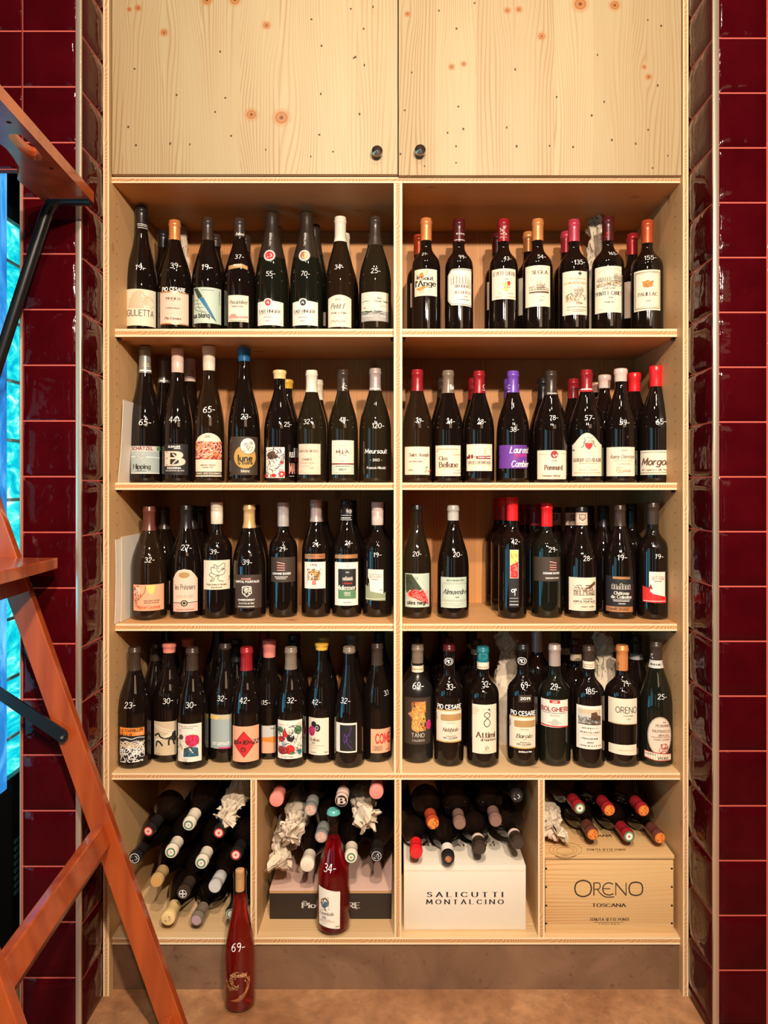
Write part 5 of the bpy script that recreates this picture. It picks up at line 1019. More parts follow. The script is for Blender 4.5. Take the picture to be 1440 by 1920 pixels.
bot(D2, 1075, 1362, 130, 350, 'burg', ('foil', 'dbrown'), 'dark bottle at right end of fourth left bay with pink label and red lettering', R4(1155, 960, 1375, 1192, 'peach'), [
    T('COME', 1280, 1050, 155, 84, 'r', 'b'), ('F', 1182, 1125, 1268, 1170, 4, 'n'), T('2023', 1225, 1148, 56, 22, 'n', 'b'), ('D', 1320, 1152, 46, 10, 'dred'), ('L', [(1325, 1078), (1365, 1070)], 5, 'k')], ('33', 1305, 612, 50), base=1290)
back(D1, 378, 300, 125, 300, 'burg', ('foil', 'dbrown'), 'dark bottle in second rank behind the orange festival label', .215)
back(D1, 470, 290, 68, 300, 'burg', ('foil', 'blk'), 'black-capped bottle in third rank at left of fourth shelf', .30, H=.32)
back(D1, 745, 290, 88, 172, 'burg', ('wax', 'pinkwax'), 'pink wax capped bottle at the back between the paws and peony labels', .235)
back(D1, 1062, 290, 25, 280, 'burg', ('foil', 'blk'), 'tall black-capped bottle at the back left of the gradient label bottle', .262, H=.325)
back(D1, 1245, 285, 80, 300, 'burg', ('foil', 'blk'), 'black-capped bottle behind the red diamond label, fourth shelf', .235)
back(D2, 98, 290, 40, 250, 'burg', ('foil', 'crim'), 'dark red capped bottle behind the pink wax bottle priced 15', .262, H=.31)
back(D2, 512, 290, 48, 290, 'burg', ('foil', 'blk'), 'black-capped bottle behind the painted figures label, fourth shelf', .235)
back(D2, 742, 280, 72, 145, 'burg', ('wax', 'yel2'), 'yellow wax capped bottle behind the berries label, fourth shelf', .235)
back(D2, 965, 280, 40, 200, 'als', ('foil', 'taupe'), 'clear-necked dark bottle behind the white-framed black label, fourth shelf', .235)
back(D2, 1200, 280, 30, 200, 'burg', ('foil', 'blk'), 'black-capped bottle behind the pink label with red lettering, fourth shelf', .25, H=.31)
# ================================================================ fourth shelf, right
bot(D3, 72, 370, 145, 330, 'bord', ('foil', 'taupe'), 'taupe-capped bottle priced 69 with black label and orange cloth figure drawing', R4(72, 662, 366, 1112, 'dbr'), [
    ('P', [(200, 700), (305, 695), (295, 780), (270, 870), (245, 910), (260, 960), (225, 1000), (165, 970), (175, 860), (120, 820), (200, 770)], 'tan'), ('X', 165, 700, 300, 980, 120, 5, 'or', 91), ('X', 165, 700, 300, 980, 60, 4, 'yel', 92), ('L', [(190, 712), (240, 700), (305, 700)], 6, 'dred', 1), T('TANO', 225, 1022, 124, 38, 'lg', 'm'), T('CALEIDOS', 230, 1073, 120, 18, 'lg', 'm'), ('E', 325, 915, 30, 46, 'mag'), ('E', 325, 915, 16, 26, 'dred', 4)], ('69-', 225, 545, 64), base=1298, band=(352, 415, 'cream', [('D', 218, 385, 96, 14, 'tan')]), glass='matte')
pio = lambda x, w1, y, big, bsize: [PLY('g', x-140, y+28, x+138, y+28, x+138, y+40, x-140, y+40), PLY('g', x-140, y+330, x+138, y+330, x+138, y+342, x-140, y+342), T('PIO CESARE', x+5, y, 252, 40, 'w', 'b'), ('P', [(x-82, y+80), (x-70, y+72), (x+134, y+68), (x+134, y+132), (x-70, y+134), (x-82, y+125)], 'tan'), ('E', x+20, y+102, 26, 24, 'g', 4), ('L', [(x-128, y+50), (x-108, y+50), (x-108, y+68), (x-128, y+68), (x-128, y+50)], 6, 'n'), ('E', x-116, y+92, 16, 24, 'n', 5), ('L', [(x-116, y+70), (x-116, y+118)], 5, 'n'), ('L', [(x-130, y+92), (x-102, y+92)], 5, 'dred'), T(big, x+15, y+218, bsize, 36, 'n', 'i'), ('D', x+20, y+155, 84, 6, 'tan'), ('D', x+22, y+248, 30, 6, 'tan'), ('D', x+10, y+258, 190, 3, 'beige'), ('D', x+22, y+278, 90, 6, 'n'), T('PIO CESARE', x+18, y+298, 138, 16, 'n', 's'), ('D', x+20, y+314, 70, 4, 'tan')]
bot(D3, 382, 665, 145, 200, 'bord', ('foil', 'mar'), 'glossy dark bottle priced 33 with brown oval panel on cream label, left of teal cap', R4(382, 785, 662, 1088), pio(522, 0, 750, 'Nebbiolo', 150), ('33-', 542, 555, 52), base=1330, extra=[('E', 521, 310, 44, 36, 'w', 5), T('PIO', 521, 310, 50, 34, 'w', 's')])
bot(D3, 697, 1005, 165, 320, 'bord', ('foil', 'tealc'), 'teal-capped bottle priced 32 with tall cream hourglass label, fourth shelf', R4(740, 728, 1000, 1200), [
    ('L', [(890, 800), (862, 830), (915, 880), (915, 920), (885, 940), (862, 915), (870, 880), (918, 835), (890, 800)], 7, 'k', 1), ('E', 910, 773, 9, 9, 'k'), ('X', 850, 770, 930, 830, 8, 3, 'tan', 93), ('D', 778, 757, 60, 4, 'cop'), ('D', 785, 775, 72, 4, 'cop'), ('D', 780, 793, 70, 4, 'cop'), ('D', 772, 811, 50, 4, 'cop'), T('Attimi', 880, 1018, 186, 50, 'n', 's'), T('di Barbera', 905, 1062, 150, 24, 'n', 's'), ('E', 888, 1145, 18, 20, 'n', 3), ('L', [(875, 1160), (885, 1140), (900, 1145)], 4, 'n', 1), ('D', 888, 1178, 84, 5, 'tan')], ('32-', 885, 528, 52), base=1338,
    band=(320, 385, 'cream', [('D', 838, 365, 110, 12, 'tan')]), extra=[T('B', 852, 240, 60, 90, 'teal', 's'), T('1', 880, 240, 14, 90, 'teal', 's')])
bot(D3, 1085, 1385, 140, 200, 'bord', ('foil', 'blk'), 'glossy black bottle priced 69 with small 2019 tag above oval panel label', R4(1085, 848, 1372, 1152), [PLY('dbr', 1195, 636, 1322, 632, 1322, 700, 1195, 706), T('2019', 1260, 668, 92, 24, 'w', 'b'), T('BAROLO PIO', 1260, 1182, 124, 14, 'w', 'b')]+pio(1232, 0, 812, 'Barolo', 150), ('69-', 1262, 535, 54), base=1330, extra=[('E', 1226, 305, 46, 36, 'w', 5), T('PIO', 1226, 305, 52, 34, 'w', 's')])
bot(D4, 52, 345, 138, 345, 'bord', ('foil', 'mauve'), 'silver-pink capped bottle priced 29 with bold red lettering and red edged label', R4(50, 660, 336, 915, 'white'), [
    PLY('r', 50, 893, 336, 905, 336, 916, 50, 905), PLY('r', 152, 662, 248, 664, 248, 692, 152, 690), T('2023', 200, 677, 44, 13, 'w', 'b'), T('BOLGHERI', 195, 747, 265, 38, 'dred', 'b'), ('D', 195, 782, 240, 6, 'n'), T('ROSSO', 202, 805, 84, 14, 'tan', 's'), ('D', 200, 845, 40, 5, 'n'), ('D', 200, 858, 60, 5, 'n'), ('D', 202, 871, 120, 5, 'n'), ('D', 200, 884, 70, 5, 'n')], ('29-', 205, 536, 54), base=1283, glass='green')
bot(D4, 370, 662, 150, 300, 'bord', ('foil', 'dbrown'), 'dark-capped bottle priced 185 with sepia rock landscape photo label', R4(390, 716, 650, 1118, 'white'), [
    PLY('lg', 413, 745, 634, 750, 634, 895, 413, 890), PLY('beige', 413, 745, 634, 750, 634, 800, 413, 790), PLY('n', 530, 870, 540, 780, 590, 770, 600, 800, 634, 815, 634, 895, 413, 890, 430, 850), PLY('gry', 413, 845, 470, 830, 530, 850, 600, 845, 634, 860, 634, 880, 413, 885), ('X', 413, 820, 634, 890, 40, 4, 'dbr', 94), T('BRUNELLO', 530, 923, 150, 11, 'n', 's'), ('D', 532, 942, 12, 5, 'n'), T('MONTALCINO', 528, 962, 188, 12, 'n', 's'), ('D', 530, 978, 150, 3, 'tan'), ('D', 530, 990, 130, 3, 'tan'), T('PIAGGIONE', 530, 1020, 150, 12, 'k', 's'), T('2017', 530, 1056, 58, 14, 'k', 's'), T('SALICUTTI', 533, 1086, 190, 12, 'n', 's')], ('185-', 540, 578, 50), base=1300,
    band=(300, 370, 'cream', [('D', 510, 330, 80, 10, 'tan'), ('D', 510, 350, 76, 5, 'n'), ('E', 464, 325, 10, 14, 'k', 4)]))
bot(D4, 668, 985, 145, 388, 'bord', ('foil', 'copper'), 'large orange-copper capped bottle priced 79 with two-part cream label', R4(685, 648, 980, 890), [
    T('ORENO', 868, 752, 200, 54, 'dbr', 'm'), T('TOSCANA', 882, 804, 92, 11, 'n', 's'), T('2021', 885, 834, 34, 9, 'n', 's'), PLY('cop', 685, 882, 980, 884, 980, 890, 685, 888), PLY('cream', 690, 1080, 972, 1076, 972, 1176, 690, 1165), ('D', 870, 1128, 145, 6, 'tan')], ('79-', 868, 505, 46), base=1290, extra=[('E', 797, 320, 8, 14, 'k', 4), ('L', [(790, 340), (788, 355), (800, 365)], 5, 'k', 1)])
bot(D4, 985, 1298, 110, 290, 'burg', ('foil', 'dbrown'), 'brown-capped bottle priced 25 with oval beige label, right end of fourth shelf', ('poly', 'peach', [(1180+118*math.cos(a*PI/14), 995+180*math.sin(a*PI/14)) for a in range(28)]), [
    ('E', 1180, 995, 118, 180, 'gry', 9), ('E', 1180, 995, 106, 168, 'pinkc'), T('PEGRANDI', 1205, 895, 130, 22, 'dbr', 's'), ('D', 1215, 862, 28, 9, 'k'), T('VALPOLICELLA', 1190, 948, 165, 24, 'dbr', 's'), T('RIPASSO', 1210, 984, 96, 18, 'n', 's'), ('D', 1190, 1005, 180, 6, 'n'), T('CLASSICO SUPERIORE', 1195, 1026, 150, 14, 'n', 's'), ('E', 1215, 1085, 32, 26, 'redp' if 0 else 'dred', 5), ('E', 1185, 1125, 18, 20, 'dred', 5), ('E', 1238, 1125, 18, 20, 'dred', 5), ('X', 1180, 1060, 1250, 1145, 20, 5, 'dred', 95),
    PLY('dred', 1030, 1140, 1290, 1160, 1290, 1226, 1140, 1228, 1030, 1210), PLY('cream', 1036, 1148, 1290, 1168, 1290, 1218, 1140, 1220, 1036, 1202), T('VAONA', 1205, 1196, 96, 24, 'k', 's'), T('nonno', 1090, 1165, 90, 14, 'k', 'i')], ('25-', 1195, 625, 50), base=1288, glass='green', band=(290, 360, 'lg', [('D', 1140, 328, 90, 14, 'dg')]), extra=[('X', 1095, 225, 1120, 275, 7, 5, 'w', 4)])
bk = lambda *a, **k: back(*a, **k)
bk(D3, 215, 265, 70, 250, 'bord', ('foil', 'blk'), 'black-capped bottle in second rank behind the orange figure label', .205, band=(300, 350, 'beige'))
bk(D3, 155, 265, 15, 210, 'bord', ('foil', 'blk'), 'black-capped bottle against back wall at left of fourth shelf right bay', .30, H=.31)
bk(D3, 510, 270, 75, 200, 'bord', ('foil', 'mar'), 'dark maroon capped bottle in second rank behind the oval panel label', .21)
bk(D3, 430, 270, 20, 200, 'bord', ('foil', 'blk'), 'black bottle against back wall behind the oval panel label', .305, H=.31)
bk(D3, 790, 265, 95, 210, 'bord', ('foil', 'dbrown'), 'brown-capped bottle with paper neck strip behind the teal-capped bottle', .205, band=(195, 245, 'beige'))
bk(D3, 690, 270, 20, 140, 'bord', ('foil', 'blk'), 'bottle with paper neck strip against back wall left of teal cap', .30, H=.31, band=(140, 185, 'beige'))
bk(D3, 1375, 270, 35, 222, 'bord', ('foil', 'mauve'), 'rosy mauve capped bottle behind and right of the 2019 tagged bottle', .215, H=.325)
bk(D4, 395, 270, 90, 230, 'bord', ('foil', 'mar'), 'bottle with paper neck strip in second rank behind the landscape photo label', .205, band=(232, 295, 'beige'))
bk(D4, 305, 270, 42, 175, 'bord', ('foil', 'blk'), 'black bottle with paper neck strip against back wall behind landscape photo label', .295, band=(175, 232, 'beige'), H=.315)
bk(D4, 1018, 275, 55, 225, 'burg', ('foil', 'blk'), 'black bottle with grey neck strip in second rank by the oval label', .22, band=(230, 282, 'gry'))
bk(D4, 925, 270, 60, 175, 'burg', ('foil', 'blk'), 'black bottle with grey neck strip against back wall behind large copper cap', .305, band=(178, 222, 'gry'), H=.315)

# back ranks settle so that no two bottles touch
for _ in range(300):
    hit = False
    for i, a in enumerate(ALL):
        for b in ALL[i+1:]:
            if abs(a[4]-b[4]) > .01 or (a[2] < .2 and b[2] < .2): continue
            d = Vector((b[0].location.x-a[0].location.x, b[0].location.y-a[0].location.y)); l = d.length or 1e-6; need = a[3]+b[3]+.0005
            if l >= need: continue
            hit = True; s = d/l*(need-l); ka, kb = (0, 1) if a[2] < .2 else (1, 0) if b[2] < .2 else (.5, .5)
            a[0].location.x -= s.x*ka; a[0].location.y -= s.y*ka; b[0].location.x += s.x*kb; b[0].location.y += s.y*kb
    for a in ALL:
        if a[2] < .2: continue
        a[0].location.y = min(a[0].location.y, YB-a[3]-.001); X0, X1 = (x1, d0) if a[0].location.x < (d0+d1)/2 else (d1, x2)
        a[0].location.x = min(max(a[0].location.x, X0+a[3]+.001), X1-a[3]-.001)
    if not hit: break
# ================================================================ cartons and crate in the bottom compartments
ZBT = ZS['bot'][1]
E1 = (200, 1440, 4.966, 'b'); E2 = (470, 1440, 4.966, 'b'); E3 = (740, 1440, 4.966, 'b'); E4 = (1000, 1440, 4.8, 'b')
def carton(name, px0, px1, Y, ztop, depth, mat, label, cat):
    e = empty(name, ((X_(px0, Y)+X_(px1, Y))/2, Y+depth/2, ZBT), label, cat)
    m = MB(); m.box(X_(px0, Y), X_(px1, Y), Y, Y+depth, ZBT, ztop, bev=.0015); b = ploc(m, 'box_body', mat, e, smooth=True); return e, b
def fprint(e, items, Y, cr, name='front_print', mp=None, eps=.0004):
    sh = Sheet(mp or Flat(Y), cr); ep = eps
    for it in items: sh.item(it, ep); ep += .00004
    o = sh.build(name, None); o.parent = e; o.matrix_parent_inverse = e.matrix_world.inverted() if 0 else Matrix.Translation(e.location).inverted(); return o
M_card = plain('white_carton', (.74, .66, .55), .6); M_bcard = plain('black_carton', (.022, .014, .010), .5); M_pcard = plain('pink_beige_carton_lid', (.62, .40, .33), .6)
M_crate = pine('crate_pine', 'x', (.68, .46, .22), (.50, .20, .055), small=False, line=1.5, rnd=False)
zp = ZC-1.006
e, b = carton('wine_carton', 505.5, 734, .092, zp-.006, .235, M_bcard, 'flat black wine carton with pink-beige lid and white lettering, behind the rose bottle', 'carton')
m = MB(); m.box(X_(505, .091), X_(734.5, .091), .0915, .328, zp-.0055, zp, bev=.001); ploc(m, 'lid', M_pcard, e, smooth=True)
m = MB(); m.box(X_(505.5, .091), X_(734.2, .091), .0908, .0912, zp-.010, zp-.0045); ploc(m, 'gold_edge', ink('tan'), e)
fprint(e, [T('Pio Cesare'.upper().replace('IO', 'io').replace('ESARE', 'ESARE'), 748, 1278, 530, 48, 'lg', 's'), ('L', [(520, 1245), (490, 1240), (488, 1262), (505, 1268)], 5, 'lg', 1), ('L', [(985, 1290), (975, 1308), (990, 1312)], 5, 'lg', 1)], .092, E2)
zs_ = ZC-.925
e, b = carton('wine_carton', 757, 986, .048, zs_, .28, M_card, 'white wine carton with two spaced lines of black capitals, third bottom compartment', 'carton')
fprint(e, [T('S A L I C U T T I', 655, 1178, 700, 42, 'k', 's'), T('M O N T A L C I N O', 655, 1246, 712, 40, 'k', 's')], .048, E3)
fprint(e, [T('M O N T A L C I N O', 600, 716, 660, 22, 'n', 's'), T('S A L I C U T T I', 605, 690, 630, 18, 'n', 's')], .048, E3, 'top_print', Top(zs_))
m = MB(); zq = .012; m.box(X_(757, .048)+.001, X_(986, .048)-.001, .0474, .0482, zs_-.0125, zs_-.0118); ploc(m, 'lid_seam', ink('beige'), e)
zc4 = ZC-.905
e, b = carton('wine_crate', 1022.5, 1263, .035, zc4, .29, M_crate, 'pale wooden wine crate with large curved capitals and rows of nails, bottom right compartment', 'crate')
m = MB(); m.box(X_(1021.5, .033), X_(1264.5, .033), .033, .325, zc4+.0035, zc4+.0125, bev=.001); lid = ploc(m, 'lid', M_crate, e, smooth=True)
m = MB(); m.box(X_(1026, .04), X_(1260, .04), .042, .32, zc4-.001, zc4+.004); ploc(m, 'lid_batten', M_dark, e)  # near-black block stands for the shade in the gap under the lid
m = MB()
for x in (115, 1246):
    for y in (905, 1070, 1237, 1398): p = P(1000+x/4.8, 1440+y/4.8, .035); m.disc((p.x, .0346, p.z), .0026, 1, 12)
ploc(m, 'nail', M_blk, e)
fprint(e, [('L', [(448, 1012), (392, 1032), (374, 1084), (392, 1136), (448, 1157), (504, 1136), (522, 1084), (504, 1032), (448, 1012)], 13, 'dbr', 1), ('L', [(545, 1035), (545, 1145)], 11, 'dbr'), ('L', [(545, 1035), (590, 1035), (602, 1062), (590, 1088), (545, 1090)], 9, 'dbr', 1), ('L', [(575, 1090), (605, 1130), (650, 1160), (725, 1160)], 9, 'dbr', 1),
    ('L', [(715, 1045), (680, 1033), (640, 1050), (625, 1088), (640, 1128), (680, 1143), (718, 1132)], 10, 'dbr', 1), ('L', [(628, 1086), (690, 1086)], 8, 'dbr'), ('L', [(742, 1145), (742, 1035)], 8, 'dbr'), ('L', [(742, 1035), (835, 1145)], 12, 'dbr'), ('L', [(835, 1145), (835, 1035)], 8, 'dbr'),
    ('L', [(922, 1028), (876, 1042), (862, 1088), (876, 1132), (922, 1147), (970, 1132), (984, 1088), (970, 1042), (922, 1028)], 12, 'dbr', 1),
    T('TOSCANA', 680, 1235, 300, 28, 'dbr', 's'), T('TENUTA SETTE PONTI', 682, 1363, 350, 23, 'dbr', 's'), ('L', [(548, 1388), (812, 1388)], 2.5, 'dbr'), T('T O S C A N A', 680, 1404, 180, 8, 'dbr', 's')], .035, E4)
fprint(e, [T('TENUTA SETTE PONTI', 652, 735, 350, 16, 'n', 's'), T('TOSCANA', 560, 610, 290, 18, 'n', 's'), ('D', 655, 752, 170, 6, 'tan'), ('E', 290, 735, 150, 68, 'tan', 5), ('E', 285, 740, 110, 48, 'tan', 4), ('E', 285, 742, 80, 34, 'tan', 4)], .035, E4, 'top_print', Top(zc4+.0125))
# ================================================================ lying bottles
def lyprof(kind): return make_prof(kind, .298, .0372 if kind == 'bord' else .039, .0138)
LY = []
class Disc:
    def __init__(s, H, ax): s.H = H; s.hw = 60
    def __call__(s, c, d, eps): return (c[0]+d[0], -(c[1]+d[1]), s.H+eps)
def lie(cr, tx, ty, kind, cap, disc, label, Yt=.03, bx=0, bz=0, cbot=.052, paper=None, glass='dark', H=.298, ccol=None, collar=None, tilt=True):
    px, py = cr[0]+tx/cr[2], cr[1]+ty/cr[2]; tip = P(px, py, Yt)
    LY.append(dict(cr=cr, tip=tip, kind=kind, cap=cap, disc=disc, label=label, b=Vector((tip.x+bx, tip.z+bz)), R=.0374 if kind == 'bord' else .0392, cbot=cbot, paper=paper, glass=glass, H=H, collar=collar, wrap=False))
def wrapl(cr, tx, ty, label, Yt=.04, bx=0, bz=0, R=.040, H=.29, seed=1, flare=.02):
    px, py = cr[0]+tx/cr[2], cr[1]+ty/cr[2]; tip = P(px, py, Yt)
    LY.append(dict(cr=cr, tip=tip, label=label, b=Vector((tip.x+bx, tip.z+bz)), R=R, H=H, wrap=True, seed=seed, flare=flare))
RW = [('k', .0125), ('r', .0112), ('w', .0082), ('r', .0064), ('pinkc', .0056), ('r', .0026)]
GW = [('white', .0128), ('grn', .0112), ('white', .0074), ('dred', .0022), ('white', .0012)]
# compartment 1
lie(E1, 388, 588, 'bord', ('foil', 'blk'), RW, 'lying bottle with red-ringed end and cream label, top left of first bottom compartment', paper=(.08, .165, 'pinkc', 1.2), bx=.05)
lie(E1, 762, 530, 'burg', ('foil', 'creamc'), GW, 'lying cream-capped bottle with green ring, top middle of first bottom compartment', bx=.03)
lie(E1, 1045, 603, 'burg', ('foil', 'blk'), RW, 'lying bottle with red-ringed end below the wrapped bottle, first bottom compartment')
lie(E1, 260, 840, 'burg', ('foil', 'blk'), [('k', .013), ('w', .0118), ('k', .0105), ('s', 3, 'w', .007)], 'lying black-capped bottle with white ring, far left of first bottom compartment')
lie(E1, 598, 785, 'burg', ('foil', 'creamc'), GW, 'lying cream-capped bottle with green ring, centre left of first bottom compartment')
lie(E1, 880, 885, 'burg', ('foil', 'creamc'), GW, 'lying cream-capped bottle with green ring, centre right of first bottom compartment')
lie(E1, 1203, 808, 'bord', ('foil', 'blk'), RW, 'lying bottle with red-ringed end against right divider, first bottom compartment')
lie(E1, 462, 1055, 'burg', ('foil', 'goldc'), [('goldd', .0115)], 'lying gold-capped bottle, left of first bottom compartment', bx=.01)
lie(E1, 709, 1170, 'burg', ('foil', 'dbrown'), [('w', .0095), ('k', .0082), ('+', 0, 'w', .007)], 'lying dark-capped bottle with white cross mark, first bottom compartment', bx=.01)
lie(E1, 1005, 1105, 'burg', ('screw', 'ltgry'), [('lg', .0135)], 'lying pale screw-capped bottle, right of first bottom compartment', bx=.02)
lie(E1, 568, 1405, 'burg', ('wax', 'yelw'), [('s', 5, 'k', .006)], 'lying yellow wax capped bottle on compartment floor at left', cbot=.06, bx=.0)
lie(E1, 835, 1415, 'bord', ('foil', 'taupe'), [('lilacd', .0115)], 'lying lilac-ended bottle on compartment floor right of the yellow capped one', bx=.01)
lie(E1, 1160, 1360, 'burg', ('foil', 'blk'), [('white', .0125), ('grn', .0115), ('white', .008)], 'lying green-ringed bottle half hidden behind the red bottle neck')
wrapl(E1, 1085, 480, 'wrapped bottle in crumpled printed tissue, top right of first bottom compartment', bx=.03, seed=3, R=.036)
# compartment 2
lie(E2, 238, 300, 'burg', ('wax', 'pinkwax'), [], 'lying pink wax capped bottle, top left of second bottom compartment')
lie(E2, 556, 390, 'burg', ('screw', 'greyg'), [('peachl', .0125), ('s', 2, 'w', .006)], 'lying grey screw-capped bottle, upper middle of second bottom compartment', bx=.01)
lie(E2, 656, 640, 'burg', ('screw', 'greyg'), [('peachl', .0125), ('s', 2, 'w', .006)], 'lying grey screw-capped bottle left of the turquoise crown cap')
lie(E2, 845, 305, 'burg', ('screw', 'pinkw'), [('k', .0138), ('B', 0, 'pinkc', .014)], 'lying pink capsule bottle with black end marked B, above the turquoise crown cap')
lie(E2, 1170, 228, 'burg', ('wax', 'pinkwax'), [], 'lying pink wax capped bottle, top right of second bottom compartment', paper=(.09, .16, 'pinkc', 1.2))
lie(E2, 525, 905, 'burg', ('wax', 'creamc'), [('s', 2, 'dbr', .002)], 'lying cream wax capped bottle over the pink-beige carton lid')
lie(E2, 935, 830, 'burg', ('foil', 'creamc'), [('white', .0128), ('grn', .0105), ('white', .0065), ('tan', .003)], 'lying cream bottle with green disc, right of the rose bottle neck')
lie(E2, 1172, 820, 'burg', ('foil', 'blk'), [('w', .0115), ('k', .0106), ('s', 7, 'w', .006)], 'lying black-capped bottle with white emblem, right side of second bottom compartment')
wrapl(E2, 250, 900, 'wrapped bottle in crumpled white tissue, left edge of second bottom compartment', bx=-.0, seed=5, flare=.022, Yt=.05, R=.035)
wrapl(E2, 360, 640, 'wrapped bottle in folded white tissue, above the leftmost wrapped one', bx=.02, seed=9, flare=.03, Yt=.05, R=.036)
wrapl(E2, 1075, 500, 'wrapped bottle with wide flared tissue end, right half of second bottom compartment', bx=-.03, seed=12, flare=.034, Yt=.045, R=.036)
# compartment 3
lie(E3, 200, 790, 'bord', ('foil', 'redw'), [('r', .0122)], 'lying bright red capped bottle at left over the white carton')
lie(E3, 358, 517, 'bord', ('foil', 'redor'), [('or', .0128), ('s', 10, 'maroon', .010), ('cop', .003)], 'lying bottle with orange printed cap end and cream label, above the red capped one', paper=(.05, .155, 'pinkc', 1.3), bx=-.03)
lie(E3, 500, 848, 'bord', ('foil', 'blk'), [('k', .0135), ('cop', .0078), ('s', 5, 'maroon', .006)], 'lying bottle with cream collar and red emblem on black end, over white carton front', collar=(.02, .048, 'white'), Yt=.028)
lie(E3, 606, 520, 'bord', ('foil', 'mau2'), [('mau2d', .0125)], 'lying dull mauve capped bottle, centre of third bottom compartment')
lie(E3, 795, 752, 'bord', ('foil', 'dbrown'), [('dbr', .0125)], 'lying dark-capped bottle with cream neck strip, centre right over the white carton', collar=(.036, .048, 'pinkc'), bx=-.02)
lie(E3, 942, 495, 'bord', ('foil', 'mau2'), [('mau2d', .0125)], 'lying dull mauve capped bottle, upper right of third bottom compartment')
lie(E3, 1152, 702, 'bord', ('foil', 'dbrown'), [('dbr', .0125)], 'lying dark-capped bottle with cream neck strip, right edge over the white carton', collar=(.036, .048, 'pinkc'), bx=-.03)
lie(E3, 1138, 262, 'bord', ('foil', 'blk'), [('k', .0125), ('s', 4, 'w', .007)], 'lying black-capped bottle with white mark, top right of third bottom compartment', Yt=.06)
# compartment 4
GR = [('grn', .0128), ('white', .0088), ('dred', .0025)]; RE = [('or', .0128), ('maroon', .0112), ('or', .0104), ('s', 9, 'maroon', .007)]
lie(E4, 418, 362, 'bord', ('foil', 'redm'), GR, 'lying red-capped bottle with green-ringed end, upper left over the wooden crate', bx=-.03, Yt=.05)
lie(E4, 685, 380, 'bord', ('foil', 'redm'), RE, 'lying red-capped bottle with red emblem end, upper middle over the wooden crate', bx=-.03, Yt=.05)
lie(E4, 993, 382, 'bord', ('foil', 'redm'), RE, 'lying red-capped bottle with red emblem end, upper right over the wooden crate', bx=-.03, Yt=.05)
lie(E4, 535, 597, 'bord', ('foil', 'brmar'), [('white', .0125)]+RE, 'lying brown-capped bottle with orange emblem end, lower left over the wooden crate', bx=-.03, Yt=.055)
lie(E4, 862, 616, 'bord', ('foil', 'redm'), GR, 'lying red-capped bottle with green-ringed end, lower middle over the wooden crate', bx=-.03, Yt=.055)
lie(E4, 1140, 628, 'bord', ('foil', 'brmar'), [('white', .0125)]+RE, 'lying brown-capped bottle with red emblem end, lower right over the wooden crate', bx=-.03, Yt=.055)
wrapl(E4, 215, 610, 'wrapped bottle in crumpled beige tissue, left end over the wooden crate', bx=-.02, seed=15, flare=.006, Yt=.05, R=.036)
C.update({'goldd': (.60, .33, .10), 'lilacd': (.42, .28, .30), 'peachl': (.58, .36, .28), 'mau2d': (.24, .13, .10)})
BND = {E1: (X_(211, 0)+.012, X_(469, .018), ZBT, ZS['s4'][0]), E2: (X_(482, .018), X_(739, .018), zp, ZS['s4'][0]), E3: (X_(753, .018), X_(1009, .018), zs_, ZS['s4'][0]), E4: (X_(1022, .018), x2, zc4+.0125, ZS['s4'][0])}
for it in range(400):
    mv = False
    for i, a in enumerate(LY):
        for c_ in LY[i+1:]:
            if a['cr'] is not c_['cr']: continue
            d = c_['b']-a['b']; l = d.length or 1e-6; need = a['R']+c_['R']+.0004
            if l < need: 
                s = d/l*(need-l)*.5; a['b'] = a['b']-s; c_['b'] = c_['b']+s; mv = True
        X0, X1, Z0, Z1 = BND[a['cr']]
        a['b'].x = min(max(a['b'].x, X0+a['R']), X1-a['R']); a['b'].y = min(max(a['b'].y, Z0+a['R']), Z1-a['R'])
    if not mv: break
M_tis = None
t = NT('crumpled_tissue'); o_ = t.xyz(); nn = t.noise(t.comb(o_[0], o_[1], o_[2]), 30, 4, .6)
t.set(col=t.mix(nn, (.70, .60, .47), (.58, .46, .34)), rough=.75, trans=.0); t.bump(nn, .6, .004); M_tis = t.mat
